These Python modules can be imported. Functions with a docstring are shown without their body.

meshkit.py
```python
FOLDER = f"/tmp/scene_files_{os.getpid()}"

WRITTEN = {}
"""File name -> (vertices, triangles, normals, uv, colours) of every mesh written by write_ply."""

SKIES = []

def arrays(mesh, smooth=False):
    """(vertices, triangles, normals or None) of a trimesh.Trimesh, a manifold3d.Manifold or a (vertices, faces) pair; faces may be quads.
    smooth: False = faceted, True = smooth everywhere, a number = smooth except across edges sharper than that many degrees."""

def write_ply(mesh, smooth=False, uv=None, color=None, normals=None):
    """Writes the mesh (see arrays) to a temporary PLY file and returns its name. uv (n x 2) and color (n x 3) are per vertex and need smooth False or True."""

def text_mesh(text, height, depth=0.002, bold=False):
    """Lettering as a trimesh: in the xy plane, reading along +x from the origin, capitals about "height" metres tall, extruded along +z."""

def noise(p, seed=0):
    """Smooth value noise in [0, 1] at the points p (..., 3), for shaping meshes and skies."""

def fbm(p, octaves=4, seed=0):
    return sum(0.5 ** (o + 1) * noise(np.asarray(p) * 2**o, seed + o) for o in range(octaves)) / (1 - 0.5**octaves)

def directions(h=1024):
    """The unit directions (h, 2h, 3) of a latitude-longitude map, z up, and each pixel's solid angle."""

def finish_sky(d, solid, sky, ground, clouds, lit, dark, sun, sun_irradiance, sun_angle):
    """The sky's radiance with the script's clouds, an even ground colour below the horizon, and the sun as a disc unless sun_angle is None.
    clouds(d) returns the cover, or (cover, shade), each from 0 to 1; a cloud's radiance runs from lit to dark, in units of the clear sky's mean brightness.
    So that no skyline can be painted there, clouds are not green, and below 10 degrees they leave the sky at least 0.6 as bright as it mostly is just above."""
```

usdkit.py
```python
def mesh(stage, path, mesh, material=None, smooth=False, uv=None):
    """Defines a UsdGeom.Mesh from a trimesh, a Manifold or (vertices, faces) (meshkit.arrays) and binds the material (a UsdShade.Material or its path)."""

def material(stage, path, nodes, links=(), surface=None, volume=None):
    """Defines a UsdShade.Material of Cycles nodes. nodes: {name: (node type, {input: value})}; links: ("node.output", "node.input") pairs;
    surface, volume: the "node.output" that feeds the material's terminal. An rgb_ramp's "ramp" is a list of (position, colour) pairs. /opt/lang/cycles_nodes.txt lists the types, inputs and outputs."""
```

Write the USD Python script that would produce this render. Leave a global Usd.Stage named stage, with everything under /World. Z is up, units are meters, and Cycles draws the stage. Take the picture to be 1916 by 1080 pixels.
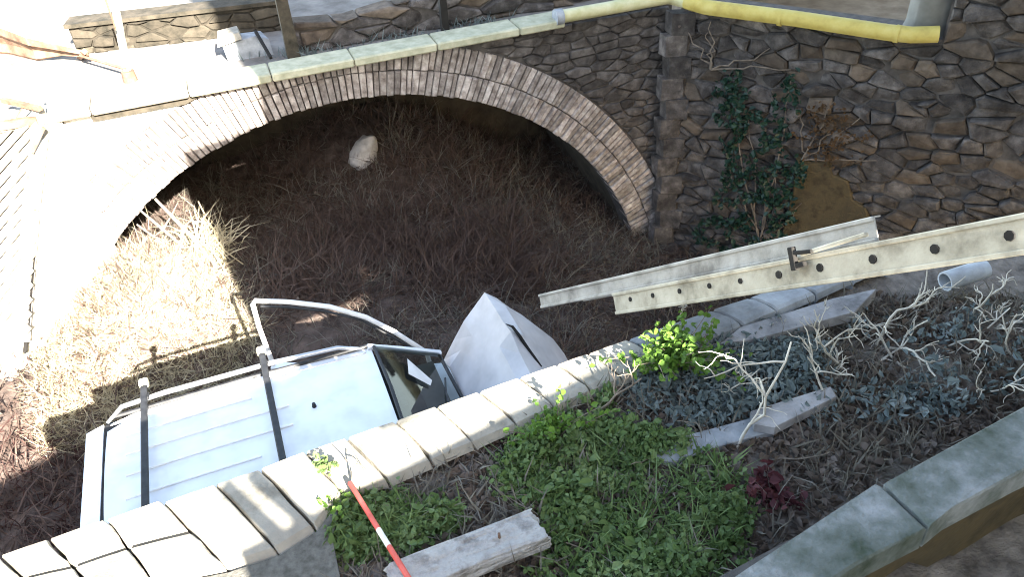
import math, random
import numpy as np, trimesh, usdkit, meshkit
from pxr import Usd, UsdGeom, UsdLux, UsdShade, Gf, Sdf
from shapely.geometry import Polygon, LineString, Point, box as sbox
from shapely.ops import unary_union
from scipy.spatial import Voronoi
from scipy.interpolate import RBFInterpolator

rng = np.random.default_rng(7)
random.seed(7)
stage = Usd.Stage.CreateInMemory()
UsdGeom.SetStageUpAxis(stage, UsdGeom.Tokens.z)
UsdGeom.SetStageMetersPerUnit(stage, 1.0)
world = UsdGeom.Xform.Define(stage, '/World')
stage.SetDefaultPrim(world.GetPrim())
UsdGeom.Scope.Define(stage, '/World/Looks')

# ------------------------------------------------------------------ camera
F_PX, PITCH, ROLL, CZ = 1500.0, math.radians(37), math.radians(4), 6.5
CAM = np.array([0, 0, CZ])
FW = np.array([0, math.cos(PITCH), -math.sin(PITCH)])
R0 = np.array([1.0, 0, 0]); U0 = np.cross(R0, FW)
RT = R0 * math.cos(ROLL) - U0 * math.sin(ROLL)
UP = U0 * math.cos(ROLL) + R0 * math.sin(ROLL)
cam = UsdGeom.Camera.Define(stage, '/World/camera')
cam.AddTransformOp().Set(Gf.Matrix4d(*RT, 0, *UP, 0, *(-FW), 0, *CAM, 1))
cam.CreateHorizontalApertureAttr(36.0)
cam.CreateVerticalApertureAttr(36.0 * 578 / 1024)
cam.CreateFocalLengthAttr(36.0 * F_PX / 1916)
cam.CreateClippingRangeAttr(Gf.Vec2f(0.05, 2000))
cam.CreateExposureAttr(3.22)

# ------------------------------------------------------------------ sky and sun
SAZ, SEL = np.array([0.453, -0.891]), math.radians(31.5)
SUN = np.array([SAZ[0] * math.cos(SEL), SAZ[1] * math.cos(SEL), math.sin(SEL)])

def looks(name, nodes, links, surface, volume=None):
    return usdkit.material(stage, '/World/Looks/' + name, nodes, links, surface=surface, volume=volume)


SKY = looks('sky_air',
    {"s": ("sky_texture", {"sky_type": "single_scattering", "sun_disc": False, "sun_elevation": SEL, "sun_rotation": math.atan2(SAZ[0], SAZ[1])}),
     "m": ("mix_color", {"blend_type": "multiply", "fac": 1.0, "b": (1.0, .885, .76)}), "b": ("background_shader", {"strength": 0.108})},
    [("s.color", "m.a"), ("m.result", "b.color")], "b.background")
sky = UsdLux.DomeLight.Define(stage, '/World/sky')
UsdShade.MaterialBindingAPI.Apply(sky.GetPrim()).Bind(SKY)
sky.GetPrim().SetCustomDataByKey('kind', 'structure')
sun = UsdLux.DistantLight.Define(stage, '/World/sun')
sun.CreateIntensityAttr(1.25); sun.CreateAngleAttr(0.4); sun.CreateColorAttr(Gf.Vec3f(1.0, 0.94, 0.84))
sun.GetPrim().CreateAttribute('inputs:normalize', Sdf.ValueTypeNames.Bool).Set(True)
sun.AddRotateZOp().Set(math.degrees(math.atan2(SAZ[0], -SAZ[1])))
sun.AddRotateXOp().Set(90 - math.degrees(SEL))


# ------------------------------------------------------------------ helpers
def ray(x, y):
    d = FW + RT * (x - 958) / F_PX - UP * (y - 540) / F_PX
    return d / np.linalg.norm(d)


def at(x, y, z):
    """The point at height z on the sight line of a picture point."""
    d = ray(x, y)
    return CAM + d * (z - CZ) / d[2]


def onplane(x, y, p, n):
    d = ray(x, y)
    return CAM + d * (np.dot(np.asarray(p) - CAM, n) / np.dot(d, n))


used = {}
def numbered(path):
    k = used.get(path, -1) + 1
    used[path] = k
    return path if k == 0 else f'{path}_{k:03d}'


def cat(meshes):
    vs, fs, o = [], [], 0
    for m in meshes:
        v, f = (m.vertices, m.faces) if hasattr(m, 'vertices') else m
        vs.append(np.asarray(v, float)); fs.append(np.asarray(f, int) + o); o += len(v)
    return np.vstack(vs), np.vstack(fs)


def obj(name, mesh, mat, parent=None, smooth=False, **data):
    base = str(parent.GetPath()) if parent is not None else '/World'
    m = usdkit.mesh(stage, numbered(base + '/' + name), mesh, mat, smooth=smooth)
    for k, v in data.items():
        m.GetPrim().SetCustomDataByKey(k, v)
    return m.GetPrim()


def thing(name, label, category, loc=(0, 0, 0), rz=0, group=None, parent=None):
    x = UsdGeom.Xform.Define(stage, numbered('/World/' + name))
    x.AddTranslateOp().Set(Gf.Vec3d(*map(float, loc)))
    x.AddRotateZOp().Set(float(rz))
    p = x.GetPrim()
    p.SetCustomDataByKey('label', label); p.SetCustomDataByKey('category', category)
    if group: p.SetCustomDataByKey('group', group)
    return p


def bx(lo, hi, bevel=0.0):
    lo, hi = np.array(lo, float), np.array(hi, float)
    if bevel <= 0:
        m = trimesh.creation.box(extents=hi - lo); m.apply_translation((lo + hi) / 2)
        return m
    pts = []
    for sx in (0, 1):
        for sy in (0, 1):
            for sz in (0, 1):
                c = np.array([(lo, hi)[sx][0], (lo, hi)[sy][1], (lo, hi)[sz][2]])
                s = np.array([1 - 2 * sx, 1 - 2 * sy, 1 - 2 * sz])
                for k in range(3):
                    b = np.full(3, bevel); b[k] = 0
                    pts.append(c + s * b)
    return trimesh.convex.convex_hull(np.array(pts))


def hull(pts):
    return trimesh.convex.convex_hull(np.asarray(pts, float))


def beam(a, b, w, h, upv=(0, 0, 1), bevel=0.0):
    """A bar of section w x h from a to b."""
    a, b = np.asarray(a, float), np.asarray(b, float)
    d = b - a; L = np.linalg.norm(d); d /= L
    s = np.cross(d, upv); s /= np.linalg.norm(s); u = np.cross(s, d)
    m = bx((-w / 2, 0, -h / 2), (w / 2, L, h / 2), bevel)
    v = m.vertices
    m.vertices = a + v[:, :1] * s + v[:, 1:2] * d + v[:, 2:3] * u
    return m


def tube(path, rad, n=6, caps=True):
    path = np.asarray(path, float); k = len(path)
    rad = np.broadcast_to(np.asarray(rad, float), (k,))
    t = np.gradient(path, axis=0); t /= np.maximum(np.linalg.norm(t, axis=1, keepdims=True), 1e-9)
    ref = np.array([0, 0, 1.0]) if abs(t[0][2]) < .9 else np.array([1.0, 0, 0])
    V = []
    for i in range(k):
        s = np.cross(t[i], ref); s /= max(np.linalg.norm(s), 1e-9); u = np.cross(s, t[i]); ref = u
        a = np.arange(n) * 2 * np.pi / n
        V.append(path[i] + rad[i] * (np.cos(a)[:, None] * s + np.sin(a)[:, None] * u))
    V = np.vstack(V); Fc = []
    for i in range(k - 1):
        for j in range(n):
            a, b = i * n + j, i * n + (j + 1) % n
            Fc += [[a, a + n, b], [b, a + n, b + n]]
    if caps:
        V = np.vstack([V, path[:1], path[-1:]]); c0, c1 = k * n, k * n + 1
        for j in range(n):
            Fc += [[c0, j, (j + 1) % n], [c1, (k - 1) * n + (j + 1) % n, (k - 1) * n + j]]
    return V, np.array(Fc)


def prism(poly, o, e1, e2, nrm, d0, d1, bevel=0.0, lift=0.0, tilt=0.0):
    """A stone: polygon (2D, in e1/e2 from o), from depth d0 to d1 along nrm, with worn edges and a slightly uneven face."""
    poly = Polygon(poly.exterior.coords).simplify(0.002)
    if poly.is_empty or poly.area < 1e-5: return None
    c = np.array(poly.exterior.coords[:-1])
    if Polygon(c).exterior.is_ccw is False: c = c[::-1]
    n = len(c); m = c.mean(0)
    r = np.linalg.norm(c - m, axis=1, keepdims=True)
    inner = m + (c - m) * np.maximum(0.3, 1 - bevel / np.maximum(r, 1e-6))
    tl = rng.normal(0, tilt, 2)
    P = lambda q, d: o + q[:, :1] * e1 + q[:, 1:2] * e2 + np.asarray(d)[:, None] * nrm
    hi = d1 + (inner - m) @ tl + rng.normal(0, tilt * .03, n)
    mid = d1 - bevel * .8 + (c - m) @ tl
    V = np.vstack([P(c, np.full(n, d0)), P(c, mid), P(inner, hi), P(m[None], np.array([d1 + lift]))])
    Fc = []
    for i in range(n):
        j = (i + 1) % n
        Fc += [[i, j, n + j], [i, n + j, n + i], [n + i, n + j, 2 * n + j], [n + i, 2 * n + j, 2 * n + i], [2 * n + i, 2 * n + j, 3 * n]]
    Fc = np.array(Fc)
    if np.dot(np.cross(e1, e2), nrm) < 0: Fc = Fc[:, ::-1]
    return V, Fc


def cells(region, size, aspect=1.7, joint=0.02, jitter=.42):
    """Rubble: jittered courses of flat cells clipped to the region."""
    x0, y0, x1, y1 = region.bounds
    h = size / aspect
    pts = []
    y, row = y0 - h, 0
    while y < y1 + h:
        x = x0 - size + (row % 2) * size / 2
        while x < x1 + size:
            pts.append((x + rng.uniform(-jitter, jitter) * size, (y + rng.uniform(-jitter, jitter) * h * .8) * aspect)); x += size * rng.uniform(.7, 1.35)
        y += h; row += 1
    vor = Voronoi(np.array(pts)); out = []
    for i, reg in enumerate(vor.point_region):
        r = vor.regions[reg]
        if -1 in r or len(r) < 3: continue
        q = vor.vertices[r].copy(); q[:, 1] /= aspect
        p = Polygon(q)
        if not p.is_valid: continue
        p = p.intersection(region).buffer(-joint * rng.uniform(.5, 1.1), join_style=2)
        if p.geom_type == 'MultiPolygon': p = max(p.geoms, key=lambda g: g.area)
        if p.is_empty or p.area < .003: continue
        out.append(p)
    return out


def extrude(poly, o, e1, e2, nrm, d0, d1):
    m = trimesh.creation.extrude_polygon(poly, d1 - d0)
    v = np.array(m.vertices)
    W = o + v[:, :1] * e1 + v[:, 1:2] * e2 + (v[:, 2:] + d0) * nrm
    f = np.array(m.faces)
    if np.dot(np.cross(e1, e2), nrm) < 0: f = f[:, ::-1]
    return W, f


def frames(n, up_bias=0.0, axis=None):
    """n random orthonormal frames (a, b, normal), normals leaning to axis by up_bias."""
    nn = rng.normal(size=(n, 3)); nn /= np.linalg.norm(nn, axis=1, keepdims=True)
    if axis is not None: nn = nn + np.asarray(axis) * up_bias
    nn /= np.linalg.norm(nn, axis=1, keepdims=True)
    t = rng.normal(size=(n, 3)); a = np.cross(nn, t); a /= np.linalg.norm(a, axis=1, keepdims=True)
    return a, np.cross(nn, a), nn


def leaves(pos, size, axis=(0, 0, 1), bias=1.0, width=.7, fold=.18):
    """Six-sided, slightly folded leaves at pos."""
    n = len(pos); a, b, nn = frames(n, bias, axis)
    s = (np.asarray(size) * rng.uniform(.6, 1.3, n))[:, None]
    prof = [(-.5, 0), (-.15, .5), (.22, .42), (.55, 0), (.22, -.42), (-.15, -.5)]
    V = []
    for u, w in prof:
        V.append(pos + s * (u * a + w * width * b + (abs(w) * fold * 2 - abs(u) * fold * .6) * nn))
    V = np.stack(V, 1).reshape(-1, 3)
    base = np.arange(n)[:, None] * 6
    Fc = np.concatenate([base + np.array([[0, 1, 2]]), base + np.array([[0, 2, 3]]), base + np.array([[0, 3, 4]]), base + np.array([[0, 4, 5]])], 0)
    return V, Fc


def blades(pos, length, width=.006, up=(0, 0, 1), spread=.6, droop=.5):
    """Bent grass blades, three triangles each."""
    n = len(pos)
    d = np.asarray(up) + rng.normal(0, spread, (n, 3)); d /= np.linalg.norm(d, axis=1, keepdims=True)
    s = np.cross(d, rng.normal(size=(n, 3))); s /= np.linalg.norm(s, axis=1, keepdims=True)
    L = (np.asarray(length) * rng.uniform(.45, 1.35, n))[:, None]
    side = np.cross(d, s)
    bend = side * rng.normal(0, droop, (n, 1)) + np.array([0, 0, -1.0]) * np.abs(rng.normal(0, droop, (n, 1))) * .6
    w = width * rng.uniform(.6, 1.4, (n, 1))
    p1 = pos + d * L * .55 + bend * L * .12
    p2 = pos + d * L + bend * L * .5
    V = np.stack([pos - s * w, pos + s * w, p1 - s * w * .8, p1 + s * w * .8, p2], 1).reshape(-1, 3)
    b = np.arange(n)[:, None] * 5
    return V, np.concatenate([b + np.array([[0, 1, 3]]), b + np.array([[0, 3, 2]]), b + np.array([[2, 3, 4]])], 0)


def twig(p, d, L, r, depth=2, wob=.25, kids=3):
    """A crooked branch with side shoots: list of tubes."""
    k = 7; path = [np.asarray(p, float)]; d = np.asarray(d, float) / np.linalg.norm(d)
    dirs = []
    for i in range(k):
        d = d + rng.normal(0, wob, 3); d /= np.linalg.norm(d); dirs.append(d)
        path.append(path[-1] + d * L / k)
    out = [tube(path, np.linspace(r, r * .45, k + 1), 5)]
    if depth > 0:
        for _ in range(kids):
            i = rng.integers(2, k); nd = dirs[i] + rng.normal(0, .7, 3)
            out += twig(path[i], nd, L * rng.uniform(.3, .6), r * .6, depth - 1, wob, kids - 1)
    return out


# ------------------------------------------------------------------ materials
def mat(name, c1, c2, scale=6.0, rough=.85, bump=.3, bscale=None, c3=None, vary=.0, spec=.3, dist=.01, detail=6.0, stretch=None, metallic=0.0, ramp=(.32, .68)):
    """Two or three tones of the thing's own colour in noise, with fine relief; vary: tone difference between alike pieces."""
    nodes = {"tc": ("texture_coordinate", {}), "mp": ("mapping", {"mapping_type": "point", "scale": stretch or (1, 1, 1)}),
             "n": ("noise_texture", {"scale": scale, "detail": detail, "roughness": .62}),
             "r": ("rgb_ramp", {"ramp": [(ramp[0], c1), (ramp[1], c2)] if c3 is None else [(ramp[0], c1), (.5, c2), (ramp[1], c3)]}),
             "p": ("principled_bsdf", {"roughness": rough, "specular_ior_level": spec, "metallic": metallic})}
    links = [("tc.object", "mp.vector"), ("mp.vector", "n.vector"), ("n.fac", "r.fac")]
    col = "r.color"
    if vary:
        nodes["oi"] = ("object_info", {})
        nodes["mr"] = ("map_range", {"from_min": 0.0, "from_max": 1.0, "to_min": 1 - vary, "to_max": 1 + vary})
        nodes["h"] = ("hsv", {"saturation": 1.0, "hue": .5})
        links += [("oi.random", "mr.value"), ("mr.result", "h.value"), ("r.color", "h.color")]
        col = "h.color"
    links.append((col, "p.base_color"))
    if bump:
        nodes["n2"] = ("noise_texture", {"scale": bscale or scale * 5, "detail": 5.0, "roughness": .65})
        nodes["b"] = ("bump", {"strength": bump, "distance": dist})
        links += [("mp.vector", "n2.vector"), ("n2.fac", "b.height"), ("b.normal", "p.normal")]
    return looks(name, nodes, links, "p.BSDF")


def leafmat(name, c1, c2, scale=9.0, trans=.35, rough=.5):
    nodes = {"g": ("geometry", {}), "n": ("noise_texture", {"scale": scale, "detail": 3.0}), 
             "mx": ("mix_float", {"fac": .5}), "r": ("rgb_ramp", {"ramp": [(.25, c1), (.75, c2)]}),
             "p": ("principled_bsdf", {"roughness": rough, "specular_ior_level": .35}), "t": ("translucent_bsdf", {}), "m": ("mix_closure", {"fac": trans})}
    links = [("g.position", "n.vector"), ("n.fac", "mx.a"), ("g.random_per_island", "mx.b"), ("mx.result", "r.fac"),
             ("r.color", "p.base_color"), ("r.color", "t.color"), ("p.BSDF", "m.closure1"), ("t.BSDF", "m.closure2")]
    return looks(name, nodes, links, "m.closure")


M = {}
M['render_pale'] = mat('pale_lime_render', (.52, .49, .43), (.68, .65, .58), 2.5, .9, .35, 22)
M['brick'] = mat('arch_brick', (.16, .13, .115), (.32, .275, .245), 10, .92, .7, 45, c3=(.50, .45, .41), vary=.34, dist=.02, detail=9.0)
M['mortar'] = mat('old_mortar', (.05, .044, .040), (.115, .102, .092), 8, .95, .6, 40)
M['stone'] = mat('rubble_stone', (.036, .030, .027), (.080, .070, .064), 6, .92, 1.0, 28, c3=(.16, .142, .13), vary=.38, dist=.03, detail=9.0)
M['stone_warm'] = mat('rubble_stone_warm', (.06, .045, .034), (.15, .118, .09), 7, .9, .7, 30, vary=.35, dist=.02)
M['coping_pale'] = mat('pale_coping', (.30, .30, .20), (.52, .50, .36), 6, .85, .35, 40, vary=.12)
M['coping_white'] = mat('white_coping', (.15, .135, .105), (.31, .285, .235), 5, .9, .6, 35, c3=(.25, .23, .19), vary=.10, detail=9.0)
M['coping_grey'] = mat('grey_coping', (.17, .18, .19), (.36, .38, .40), 6, .9, .45, 35, vary=.12)
M['moss_concrete'] = mat('mossy_concrete', (.045, .06, .040), (.14, .155, .145), 5, .95, .9, 40, c3=(.30, .31, .315), dist=.02, detail=10.0)
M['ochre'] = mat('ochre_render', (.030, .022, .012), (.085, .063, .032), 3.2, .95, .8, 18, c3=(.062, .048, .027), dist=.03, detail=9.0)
M['dark_soil'] = mat('soil', (.07, .058, .048), (.24, .205, .175), 9, 1, .9, 35, dist=.03)
M['ditch_soil'] = mat('ditch_soil', (.05, .037, .031), (.145, .108, .09), 6, 1, .9, 30, dist=.03)
M['road'] = mat('old_road', (.12, .11, .10), (.25, .235, .215), 3, .95, .5, 50)
M['brown_with_shade'] = mat('brown_stone_with_shade', (.022, .020, .014), (.075, .062, .045), 6, .95, .7, 30, vary=.3)  # dark brown; shade on low wall, coping underside and bank painted in
M['grey_top_shade'] = mat('grey_top_shade', (.07, .066, .055), (.15, .142, .122), 30, .95, .8, 60, detail=9.0)  # grey with the cast shade on the wide wall top painted in
M['ground'] = mat('dry_ground', (.12, .10, .07), (.22, .19, .14), 2, 1, .6, 20)
M['vault'] = mat('vault_stone', (.035, .028, .02), (.085, .07, .048), 4, .95, .7, 22, dist=.02)
M['pipe_yellow'] = mat('yellow_paint', (.38, .29, .075), (.48, .38, .10), 5, .62, .35, 40, c3=(.54, .45, .15), detail=10.0)
M['pipe_pale'] = mat('faded_paint', (.42, .40, .20), (.56, .53, .33), 7, .55, .15, 40)
M['car_white'] = looks('white_car_paint', {"p": ("principled_bsdf", {"base_color": (.74, .76, .78), "roughness": .32, "coat_weight": .5, "coat_roughness": .12}),
    "tc": ("texture_coordinate", {}), "n": ("noise_texture", {"scale": 5.0, "detail": 6.0}), "r": ("rgb_ramp", {"ramp": [(.28, (.60, .61, .62)), (.5, (.71, .725, .745)), (.65, (.75, .77, .80))]})},
    [("tc.object", "n.vector"), ("n.fac", "r.fac"), ("r.color", "p.base_color")], "p.BSDF")
M['hood_white'] = mat('greyish_white_paint', (.34, .325, .325), (.50, .485, .49), 3, .5, .06, 20, spec=.5)  # greyer than the body paint
M['black_plastic'] = mat('black_plastic', (.012, .012, .013), (.03, .03, .032), 20, .5, .1)
M['car_dark'] = mat('car_interior', (.012, .012, .013), (.03, .028, .028), 10, .8, .1)
M['chrome'] = mat('grey_metal', (.45, .45, .45), (.6, .6, .6), 10, .35, .05, metallic=.8)
M['tyre'] = mat('tyre', (.015, .015, .015), (.03, .03, .03), 30, .9, .3)
M['alu'] = mat('ladder_metal', (.17, .15, .11), (.36, .325, .25), 6, .6, .35, 70, c3=(.44, .40, .32), spec=.4, detail=11.0)
M['alu_dull'] = mat('ladder_metal_dull', (.14, .13, .115), (.29, .275, .245), 6, .6, .35, 70, c3=(.38, .36, .33), spec=.4, detail=11.0)
M['dark'] = mat('dark_hole', (.01, .009, .008), (.02, .018, .016), 10, .9, 0)
M['plank'] = mat('weathered_plank', (.13, .125, .125), (.36, .35, .35), 5, .9, .6, 30, stretch=(1, 1, 1), dist=.01)
M['log'] = mat('weathered_log', (.14, .13, .12), (.40, .385, .365), 9, .92, .9, 40, c3=(.27, .26, .245), dist=.02, detail=9.0)
M['twig'] = mat('bleached_twig', (.30, .27, .22), (.58, .54, .46), 12, .9, .3)
M['twig_dark'] = mat('brown_twig', (.09, .07, .055), (.22, .18, .14), 12, .9, .3)
M['red_paint'] = mat('red_paint', (.42, .035, .025), (.58, .09, .07), 10, .5, .1)
M['white_paint'] = mat('white_paint', (.6, .57, .52), (.75, .72, .68), 10, .5, .1)
M['rust'] = mat('rusty_metal', (.10, .055, .035), (.24, .15, .10), 6, .8, .4, 40)
M['boulder'] = mat('pale_boulder', (.30, .28, .26), (.60, .57, .54), 5, .9, .6, 25, dist=.02)
M['house'] = mat('shade_house_render', (.42, .36, .27), (.52, .46, .36), 2, .9, .3)
M['roof_tile'] = mat('roof_tile', (.25, .12, .07), (.38, .20, .12), 6, .9, .4)
M['pier'] = mat('grey_render', (.11, .105, .09), (.20, .195, .18), 2.5, .9, .3, 25)
M['clover'] = leafmat('clover_leaf', (.11, .17, .055), (.56, .66, .32), 5)
M['clover_blue'] = leafmat('blue_green_leaf', (.13, .16, .155), (.68, .72, .70), 6, .25)
M['bright_leaf'] = leafmat('bright_leaf', (.10, .19, .03), (.26, .36, .09), 8, .4)
M['ivy'] = leafmat('ivy_leaf', (.012, .036, .022), (.11, .20, .135), 6, .15, .4)
M['dead_leaf'] = leafmat('dead_leaf', (.12, .09, .07), (.54, .48, .43), 8, .15, .8)
M['red_leaf'] = leafmat('red_leaf', (.07, .018, .022), (.20, .07, .07), 9, .2, .7)
M['rusty_leaf'] = leafmat('rusty_leaf', (.08, .045, .02), (.22, .14, .07), 9, .2, .8)
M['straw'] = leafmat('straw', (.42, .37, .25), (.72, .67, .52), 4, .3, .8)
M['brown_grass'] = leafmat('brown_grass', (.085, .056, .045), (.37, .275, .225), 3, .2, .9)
M['grey_grass'] = leafmat('grey_grass', (.14, .125, .10), (.58, .54, .47), 5, .2, .9)
M['glass'] = looks('car_glass', {"t": ("transparent_bsdf", {"color": (.55, .6, .6)}), "g": ("glossy_bsdf", {"roughness": .03, "color": (.9, .9, .9)}), "f": ("fresnel", {"IOR": 1.5}), "m": ("mix_closure", {})},
    [("f.fac", "m.fac"), ("t.BSDF", "m.closure1"), ("g.BSDF", "m.closure2")], "m.closure")
M['headlamp'] = mat('headlamp', (.5, .5, .5), (.6, .6, .6), 10, .2, 0, spec=.8)
M['red_earth'] = leafmat('reddish_grass', (.05, .022, .018), (.14, .065, .05), 5, .2, .9)

# ------------------------------------------------------------------ frames of the place
BA = math.radians(18.2)
BE = np.array([math.cos(BA), math.sin(BA), 0]); BN = np.array([math.sin(BA), -math.cos(BA), 0])   # along the bridge, out of its face
B0 = np.array([-4.59 * 1.2, 6.97 * 1.2, 0.0])                                                       # foot of the bridge line, z = 0
ZZ = np.array([0, 0, 1.0])
DECK = 2.9
AC, AR, AO = np.array([3.70, -1.98]), 4.41, 5.07
W1 = np.array([2.55, 10.71, 0.0]); WD = np.array([5.03, 8.96, 0.0]) - W1; WD /= np.linalg.norm(WD); WN = np.array([WD[1], -WD[0], 0])  # wing wall
L1 = np.array([-4.97, 8.28, 0.0]); LD = np.array([math.cos(math.radians(255)), math.sin(math.radians(255)), 0]); LN = np.array([-LD[1], LD[0], 0])   # left wing
CA = math.radians(21.3)
CE = np.array([math.cos(CA), math.sin(CA), 0]); CN = np.array([math.sin(CA), -math.cos(CA), 0])    # coping wall, CN towards the garden side
CZT = 3.75


def bpt(s, z, out=0.0):
    return B0 + BE * s + BN * out + ZZ * z

# ------------------------------------------------------------------ ditch terrain
ctrl = [(-4.2, 8.05, 1.2), (-3.5, 7.6, .95), (-4.6, 7.1, 1.05), (-3.7, 6.3, .05), (-2.8, 6.5, .05), (-3.3, 6.7, .15), (-4.4, 5.9, .25), (-3.7, 7.15, .98), (-4.35, 6.65, .9), (-2.9, 7.3, .75), (-1.2, 6.1, .72), (-.2, 6.4, .6), (-5.3, 7.2, .8), (-5.2, 5.8, .75), (-6.5, 6, .8), (-5.5, 4, .7),
        (1.7, 10.7, -.7), (2.9, 10.3, -1.0), (-1.7, 9.6, .25), (-3.2, 9.2, .25), (-2.5, 4.2, .8), (-.5, 5, .75), (.8, 5.6, .45), (1.6, 6.6, -.05), (3, 8, -.8), (4, 9.3, -1.1), (5, 8.6, -1.1), (6.5, 7.6, -1.1), (5, 7, -.9), (7.5, 6.2, -1.0), (9, 7, -1.2), (6, 10, -1.2), (9, 9, -1.2),
        (-1.8, 7, .45), (0, 8.2, .05), (-2.6, 11.6, .75), (-1.4, 12.2, .75), (.2, 13.4, -.35), (1.3, 12.6, -.6), (2.2, 14, -.5), (-3.6, 11.6, .4), (-2, 15, 1.1), (1, 16, .2), (0, 3.3, .6), (3, 4.5, 0), (6, 5.5, -.8), (-3.5, 2.3, .7)]
ctrl = np.array(ctrl)
rbf = RBFInterpolator(ctrl[:, :2], ctrl[:, 2], kernel='thin_plate_spline', smoothing=.02)


def ditch_z(xy):
    xy = np.asarray(xy, float)
    p = np.c_[xy, np.zeros(len(xy))]
    return rbf(xy) + .22 * (meshkit.fbm(p * 1.7) - .5) + .09 * (meshkit.fbm(p * 7.0) - .5)


gs = np.arange(-4, 12.01, .09); gm = np.arange(-6.2, 8.5, .09)
G = np.array([[B0 + BE * s + BN * m for s in gs] for m in gm]).reshape(-1, 3)
G[:, 2] = ditch_z(G[:, :2])
ni, nj = len(gm), len(gs)
ii, jj = np.meshgrid(np.arange(ni - 1), np.arange(nj - 1), indexing='ij')
q = (ii * nj + jj).ravel()
GF = np.vstack([np.c_[q, q + nj, q + 1], np.c_[q + 1, q + nj, q + nj + 1]])
if np.cross(G[GF[0, 1]] - G[GF[0, 0]], G[GF[0, 2]] - G[GF[0, 0]])[2] < 0: GF = GF[:, ::-1]
obj('stream_bed', (G, GF), M['ditch_soil'], smooth=True, kind='structure')
big = 900.0
obj('ground', (np.array([[-big, -big, -2.2], [big, -big, -2.2], [big, big, -2.2], [-big, big, -2.2]]), np.array([[0, 1, 2], [0, 2, 3]])), M['ground'], kind='structure')

# ------------------------------------------------------------------ bridge
bridge = thing('stone_bridge', 'old stone bridge with a brick arch ring over the dry ditch', 'bridge')
th = np.linspace(0, 2 * np.pi, 181)
disc = Polygon(np.c_[AC[0] + AR * np.cos(th), AC[1] + AR * np.sin(th)])
disco = Polygon(np.c_[AC[0] + AO * np.cos(th), AC[1] + AO * np.sin(th)])
face = sbox(-.05, -2.2, 8.42, 2.88).difference(disc)
obj('wall', extrude(face, B0, BE, ZZ, BN, -.5, -.07), M['mortar'], bridge)
obj('end_wall', extrude(sbox(-3.5, -2.2, -.06, 2.88), B0, BE, ZZ, BN, -2.5, -2.0), M['mortar'], bridge)
arc = np.radians(np.linspace(10, 170, 61))
ring = Polygon(np.vstack([np.c_[AC[0] + (AR + .4) * np.cos(arc), AC[1] + (AR + .4) * np.sin(arc)], np.c_[AC[0] + AR * np.cos(arc[::-1]), AC[1] + AR * np.sin(arc[::-1])]]))
obj('vault', extrude(ring, B0, BE, ZZ, BN, -5.6, -.51), M['vault'], bridge)
obj('back_wall', extrude(sbox(-1, -2.2, 8.5, 2.6), B0, BE, ZZ, BN, -3.6, -3.25), M['vault'], bridge)
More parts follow.
